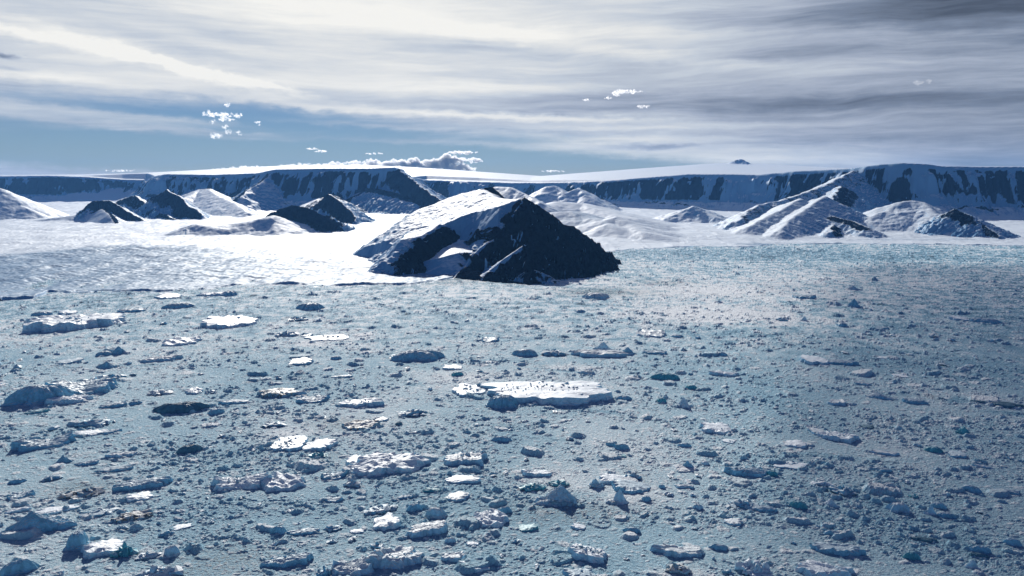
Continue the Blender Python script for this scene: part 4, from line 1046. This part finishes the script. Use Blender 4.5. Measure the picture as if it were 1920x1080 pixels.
    (1778, 971, 34, 12, 'dome', 'b', 0, 'dark blue lens in front right of the small upright pale slab'),
    (1826, 923, 36, 15, 'dome', 'b', 0, 'dark smooth lump near the right edge, above the dark blue lens'),
    (1716, 934, 22, 14, 'heap', 't', 0, 'low teal pile above the pale half-round boulder'),
    (1568, 1006, 44, 12, 'dome', 'b', 0, 'blue smooth berg above the crescent wall on the right'),
    (1576, 1040, 92, 28, 'basin', 'b', 0, 'crescent-shaped blue wall around a low white floor on the right'),
    (1552, 1086, 100, 40, 'basin', 'w', 6, 'big trough-shaped berg with a cream inner slope at the bottom right'),
    (1735, 1015, 44, 9, 'bar', 'k', 0, 'thin dark lens alone in the lower right'),
    (1712, 1049, 32, 16, 'dome', 't', 0, 'round teal lump below the thin dark lens'),
    (1842, 1037, 38, 16, 'dome', 'b', 0, 'dark rounded berg in the lower right corner, left of the edge piece'),
    (1903, 1023, 32, 16, 'dome', 'b', 0, 'dark lump cut by the right edge near the bottom'),
    (1840, 1046, 30, 12, 'bar', 'k', 0, 'thin dark foot right under the dark rounded corner berg'),
    (1660, 852, 52, 10, 'basin', 'g', 0, 'faint grey hollow floe below right of the white hollow floe'),
    (1654, 884, 38, 10, 'bar', 'b', 0, 'dim blue bar with a pale speck, lower than the faint grey hollow floe'),
    (1845, 877, 34, 7, 'bar', 'g', 0, 'thin grey bar right of the boulder with a dark top'),
    (1892, 925, 44, 10, 'bar', 'b', 0, 'low dark bar right of the dark smooth lump at the edge'),
    (1712, 992, 28, 12, 'heap', 'b', 0, 'dim small pile under the pale half-round boulder'),
    (1826, 1066, 24, 16, 'peak', 'w', 0, 'small pale green-white block at the bottom right corner'),
]
for h_ in HERO:
    berg(*h_)

# small loose chunks that nothing tells apart
SMALL = []
for i in range(10):
    rng = np.random.default_rng(900 + i)
    bm = bmesh.new()
    for k in range(int(rng.integers(2, 6))):
        lump(bm, rng.uniform(-.3, .3), rng.uniform(-.25, .25), .18, rng.uniform(.4, .7), rng.uniform(.28, .55), rng.uniform(.22, .5), rng, 12)
    me = bpy.data.meshes.new('ice_chunk'); bm.to_mesh(me); bm.free()
    me.materials.append(M_ICE[('g', 'b', 'g', 'g', 'g', 'b', 'g', 'b', 'g', 'g')[i]])
    SMALL.append(me)
rng = random.Random(77)
made = 0; tries = 0
while made < 240 and tries < 6000:
    tries += 1
    px = rng.uniform(5, 1915); py = 600 + 478 * rng.random() ** 0.8
    if any(abs(px - a) < w * .5 + 14 and b - h - 8 < py < b + 12 for a, b, w, h in BERGS_AT): continue
    x, y, s = ground_at(px, py)
    r = rng.uniform(5, 13) / FPX * s * (0.8 + .5 * (rng.random() ** 3))
    o = bpy.data.objects.new('ice_chunk', SMALL[made % 10])
    o.location = (x, y, .2); o.scale = (r, r * rng.uniform(.7, 1.1), r * rng.uniform(.55, .95))
    o.rotation_euler = (0, 0, rng.uniform(0, 6.28))
    o['label'] = 'small plain blue-grey ice chunk lying loose in the brash ice'
    o['category'] = 'ice chunk'; o['group'] = 'small ice chunks scattered through the brash ice'
    COL.objects.link(o)
    BERGS_AT.append((px, py, 12, 8))
    made += 1
# ------------------------------------------------------------------ clouds standing on their own
def cloud_mat(name, dens):
    m = bpy.data.materials.new(name); m.use_nodes = True
    t = m.node_tree
    for n in list(t.nodes): t.nodes.remove(n)
    o = t.nodes.new('ShaderNodeOutputMaterial'); v = t.nodes.new('ShaderNodeVolumePrincipled')
    v.inputs['Color'].default_value = (0.99, 0.99, 0.99, 1)
    v.inputs['Density'].default_value = dens
    v.inputs['Anisotropy'].default_value = 0.55
    t.links.new(v.outputs[0], o.inputs['Volume'])
    return m

def wisp_mat(name, dens, size):
    m = cloud_mat(name, dens); g = G(m.node_tree)
    v = [n for n in m.node_tree.nodes if n.type == 'PRINCIPLED_VOLUME'][0]
    tc = g.new('ShaderNodeTexCoord')
    n = g.noise(tc.outputs['Object'], 1.0 / size, 4.0, 0.65)
    g.put(v.inputs['Density'], g.m('MULTIPLY', g.mr(n, 0.42, 0.72), dens))
    return m

def cloud(Y, puffs, label, seed, depth=0.5, tau=1.7, group='small white clouds'):
    """puffs: (px, py, half width, half height) read in the picture, all at distance Y"""
    rng = np.random.default_rng(seed)
    bm = bmesh.new()
    k = Y / FPX
    cx, _, cz = at(puffs[0][0], puffs[0][1], Y)
    hmin = 1e9
    for (px, py, rx, ry) in puffs:
        x, _, z = at(px, py, Y)
        RX, RZ = rx * k, ry * k
        hmin = min(hmin, RZ)
        n = int(np.clip(rx / ry * 7, 8, 34))
        if Y < 20000: RX *= 1.1; RZ *= 1.15
        for i in range(n):
            t = rng.uniform(-1, 1); e = math.sqrt(max(0.0, 1 - t * t))
            r = RZ * rng.uniform(.30, .62) * (0.4 + .6 * e)
            ox = t * RX * .92; oz = rng.uniform(-.45, .5) * RZ * e; oy = rng.uniform(-.6, .6) * RX * depth * e
            v = bmesh.ops.create_icosphere(bm, subdivisions=2, radius=1.0)['verts']
            st = rng.uniform(1.0, 1.0 + .35 * min(2.5, rx / ry - 1) if rx > ry else 1.1)
            for q in v:
                q.co.x = q.co.x * r * st + ox + x - cx; q.co.y = q.co.y * r * max(1, st * .7) + oy; q.co.z = q.co.z * r + oz + z - cz
    me = bpy.data.meshes.new('cloud'); bm.to_mesh(me); bm.free()
    me.materials.append(cloud_mat('cloud_vapour', tau / (2 * hmin)) if Y > 20000 else wisp_mat('thin_vapour', 1.5 * tau / (2 * hmin), hmin * 1.1))
    o = bpy.data.objects.new('cloud', me)
    o.location = (cx, Y, cz)
    md = o.modifiers.new('melt', 'REMESH'); md.mode = 'VOXEL'; md.voxel_size = hmin / 6
    tx = bpy.data.textures.new('cloud_lumps', 'CLOUDS'); tx.noise_scale = hmin * .55; tx.noise_depth = 3
    dp = o.modifiers.new('lumps', 'DISPLACE'); dp.texture = tx; dp.strength = hmin * 1.5; dp.mid_level = .55; dp.texture_coords = 'LOCAL'
    o['label'] = label; o['category'] = 'cloud'; o['group'] = group
    COL.objects.link(o)

cloud(12000, [(425, 195, 7, 6)], 'tiny ragged white puff topmost over the scattered cloud patch on the left', 1)
cloud(12000, [(415, 216, 38, 6), (392, 213, 10, 6), (425, 224, 15, 5), (399, 228, 6, 4)], 'widest white puff of the scattered cloud patch, stretched left to right', 2)
cloud(12000, [(423, 238, 6, 6), (428, 247, 6, 5)], 'short slanting white puff beneath the widest one of the left patch', 3)
cloud(12000, [(403, 255, 14, 6)], 'lowest white puff of the left patch, lens shaped', 4)
cloud(12000, [(483, 229, 6, 3), (486, 234, 3, 2)], 'small lone white puff to the right of the left patch', 5)
cloud(12000, [(448, 247, 6, 3), (450, 253, 3, 3)], 'thin white wisp right of the slanting puff', 6, tau=1.5)
cloud(12000, [(1160, 174, 12, 7), (1178, 172, 16, 5), (1192, 172, 12, 3)], 'bright white puff with a tail to the right, high right of centre', 7)
cloud(12000, [(1100, 187, 8, 3), (1140, 184, 7, 3)], 'pair of little white flecks left of the bright tailed puff', 8, tau=3)
cloud(12000, [(1206, 200, 12, 4)], 'small white lens right below the bright tailed puff', 9)
cloud(12000, [(1730, 153, 17, 8)], 'faint pale puff alone on the grey right side of the sky', 10, tau=0.6)
cloud(26500, [(586, 279, 12, 2.5), (602, 284, 13, 3)], 'thin white double sliver low over the left headland', 11)
cloud(26500, [(703, 288, 18, 2.6)], 'thin white lens left of the towering bank on the horizon', 12)
cloud(26500, [(1037, 321, 24, 2.4)], 'thin white lens low over the far ice cap right of the pyramid', 13, tau=3)
cloud(26500, [(226, 320, 30, 2.8)], 'flat white lens resting on the left horizon', 14)
cloud(26500, [(640, 311, 100, 8), (700, 306, 60, 9), (745, 308, 50, 12), (800, 312, 44, 19), (838, 305, 30, 21), (866, 318, 28, 13)], 'heaped white cloud bank rising behind the left headland', 15, tau=7)
cloud(26500, [(868, 286, 28, 5)], 'upper smooth lens cloud stacked on the heaped bank', 16, tau=5)
cloud(26500, [(872, 300, 36, 7)], 'lower smooth lens cloud with a sharp right tip on the heaped bank', 17, tau=6)
cloud(26500, [(470, 315, 44, 5), (425, 318, 34, 4), (560, 310, 40, 5)], 'low white cloud strip peeping over the plateau left of the heaped bank', 18)

# unseen cloud added high up to the right to shade that side of the ice
def add_shade_cloud():
    alt = 3500.0
    off = alt / tan(SUN_EL)
    ox, oy = SUN_DIR[0] / math.hypot(SUN_DIR[0], SUN_DIR[1]) * off, SUN_DIR[1] / math.hypot(SUN_DIR[0], SUN_DIR[1]) * off
    n, m = 60, 60
    uu = np.linspace(0.30, 1.5, n)[None, :]; yy = np.linspace(300, 4700, m)[:, None]
    gx = uu * (yy + 150); gy = yy + 0 * uu
    edge = sst(0.30, 0.62, uu + 0.10 * fbm(gx / 500, gy / 500, 4, 301)) * sst(4700, 3700, gy + 250 * fbm(gx / 500, gy / 500, 3, 302)) * sst(300, 500, gy) * sst(1.5, 1.3, uu)
    th = 620 * edge * (1 + .35 * fbm(gx / 400, gy / 400, 4, 303)) + 2
    X = gx + ox; Y = gy + oy
    co = [(float(a), float(b_), float(alt + t * .6)) for a, b_, t in zip(X.ravel(), Y.ravel(), th.ravel())] + \
         [(float(a), float(b_), float(alt - t * .4)) for a, b_, t in zip(X.ravel(), Y.ravel(), th.ravel())]
    N = n * m; fc = []
    for j in range(m - 1):
        for i in range(n - 1):
            q = j * n + i
            fc.append((q, q + 1, q + n + 1, q + n)); fc.append((N + q, N + q + n, N + q + n + 1, N + q + 1))
    rim = [i for i in range(n)] + [j * n + n - 1 for j in range(1, m)] + [(m - 1) * n + i for i in range(n - 2, -1, -1)] + [j * n for j in range(m - 2, 0, -1)]
    for a_, b_ in zip(rim, rim[1:] + rim[:1]): fc.append((a_, N + a_, N + b_, b_))
    me = bpy.data.meshes.new('added_shade_cloud'); me.from_pydata(co, [], fc); me.update()
    me.materials.append(cloud_mat('shade_cloud_vapour', 9e-4))
    o = bpy.data.objects.new('added_shade_cloud', me); o['kind'] = 'stuff'
    COL.objects.link(o)
add_shade_cloud()
# ------------------------------------------------------------------ haze
def build_haze():
    x0, x1, y0, y1, z0, z1 = -26000.0, 26000.0, -3000.0, 24500.0, -5.0, 1150.0
    me = bpy.data.meshes.new('haze')
    me.from_pydata([(x0, y0, z0), (x1, y0, z0), (x1, y1, z0), (x0, y1, z0), (x0, y0, z1), (x1, y0, z1), (x1, y1, z1), (x0, y1, z1)], [],
                   [(0, 3, 2, 1), (4, 5, 6, 7), (0, 1, 5, 4), (1, 2, 6, 5), (2, 3, 7, 6), (3, 0, 4, 7)])
    m = bpy.data.materials.new('haze_air'); m.use_nodes = True
    t = m.node_tree
    for n in list(t.nodes): t.nodes.remove(n)
    o = t.nodes.new('ShaderNodeOutputMaterial'); v = t.nodes.new('ShaderNodeVolumePrincipled')
    v.inputs['Color'].default_value = (0.16, 0.46, 1.0, 1)
    v.inputs['Density'].default_value = 1.3e-5
    v.inputs['Anisotropy'].default_value = 0.1
    t.links.new(v.outputs[0], o.inputs['Volume'])
    me.materials.append(m)
    ob = bpy.data.objects.new('haze', me); ob['kind'] = 'stuff'
    COL.objects.link(ob)
build_haze()
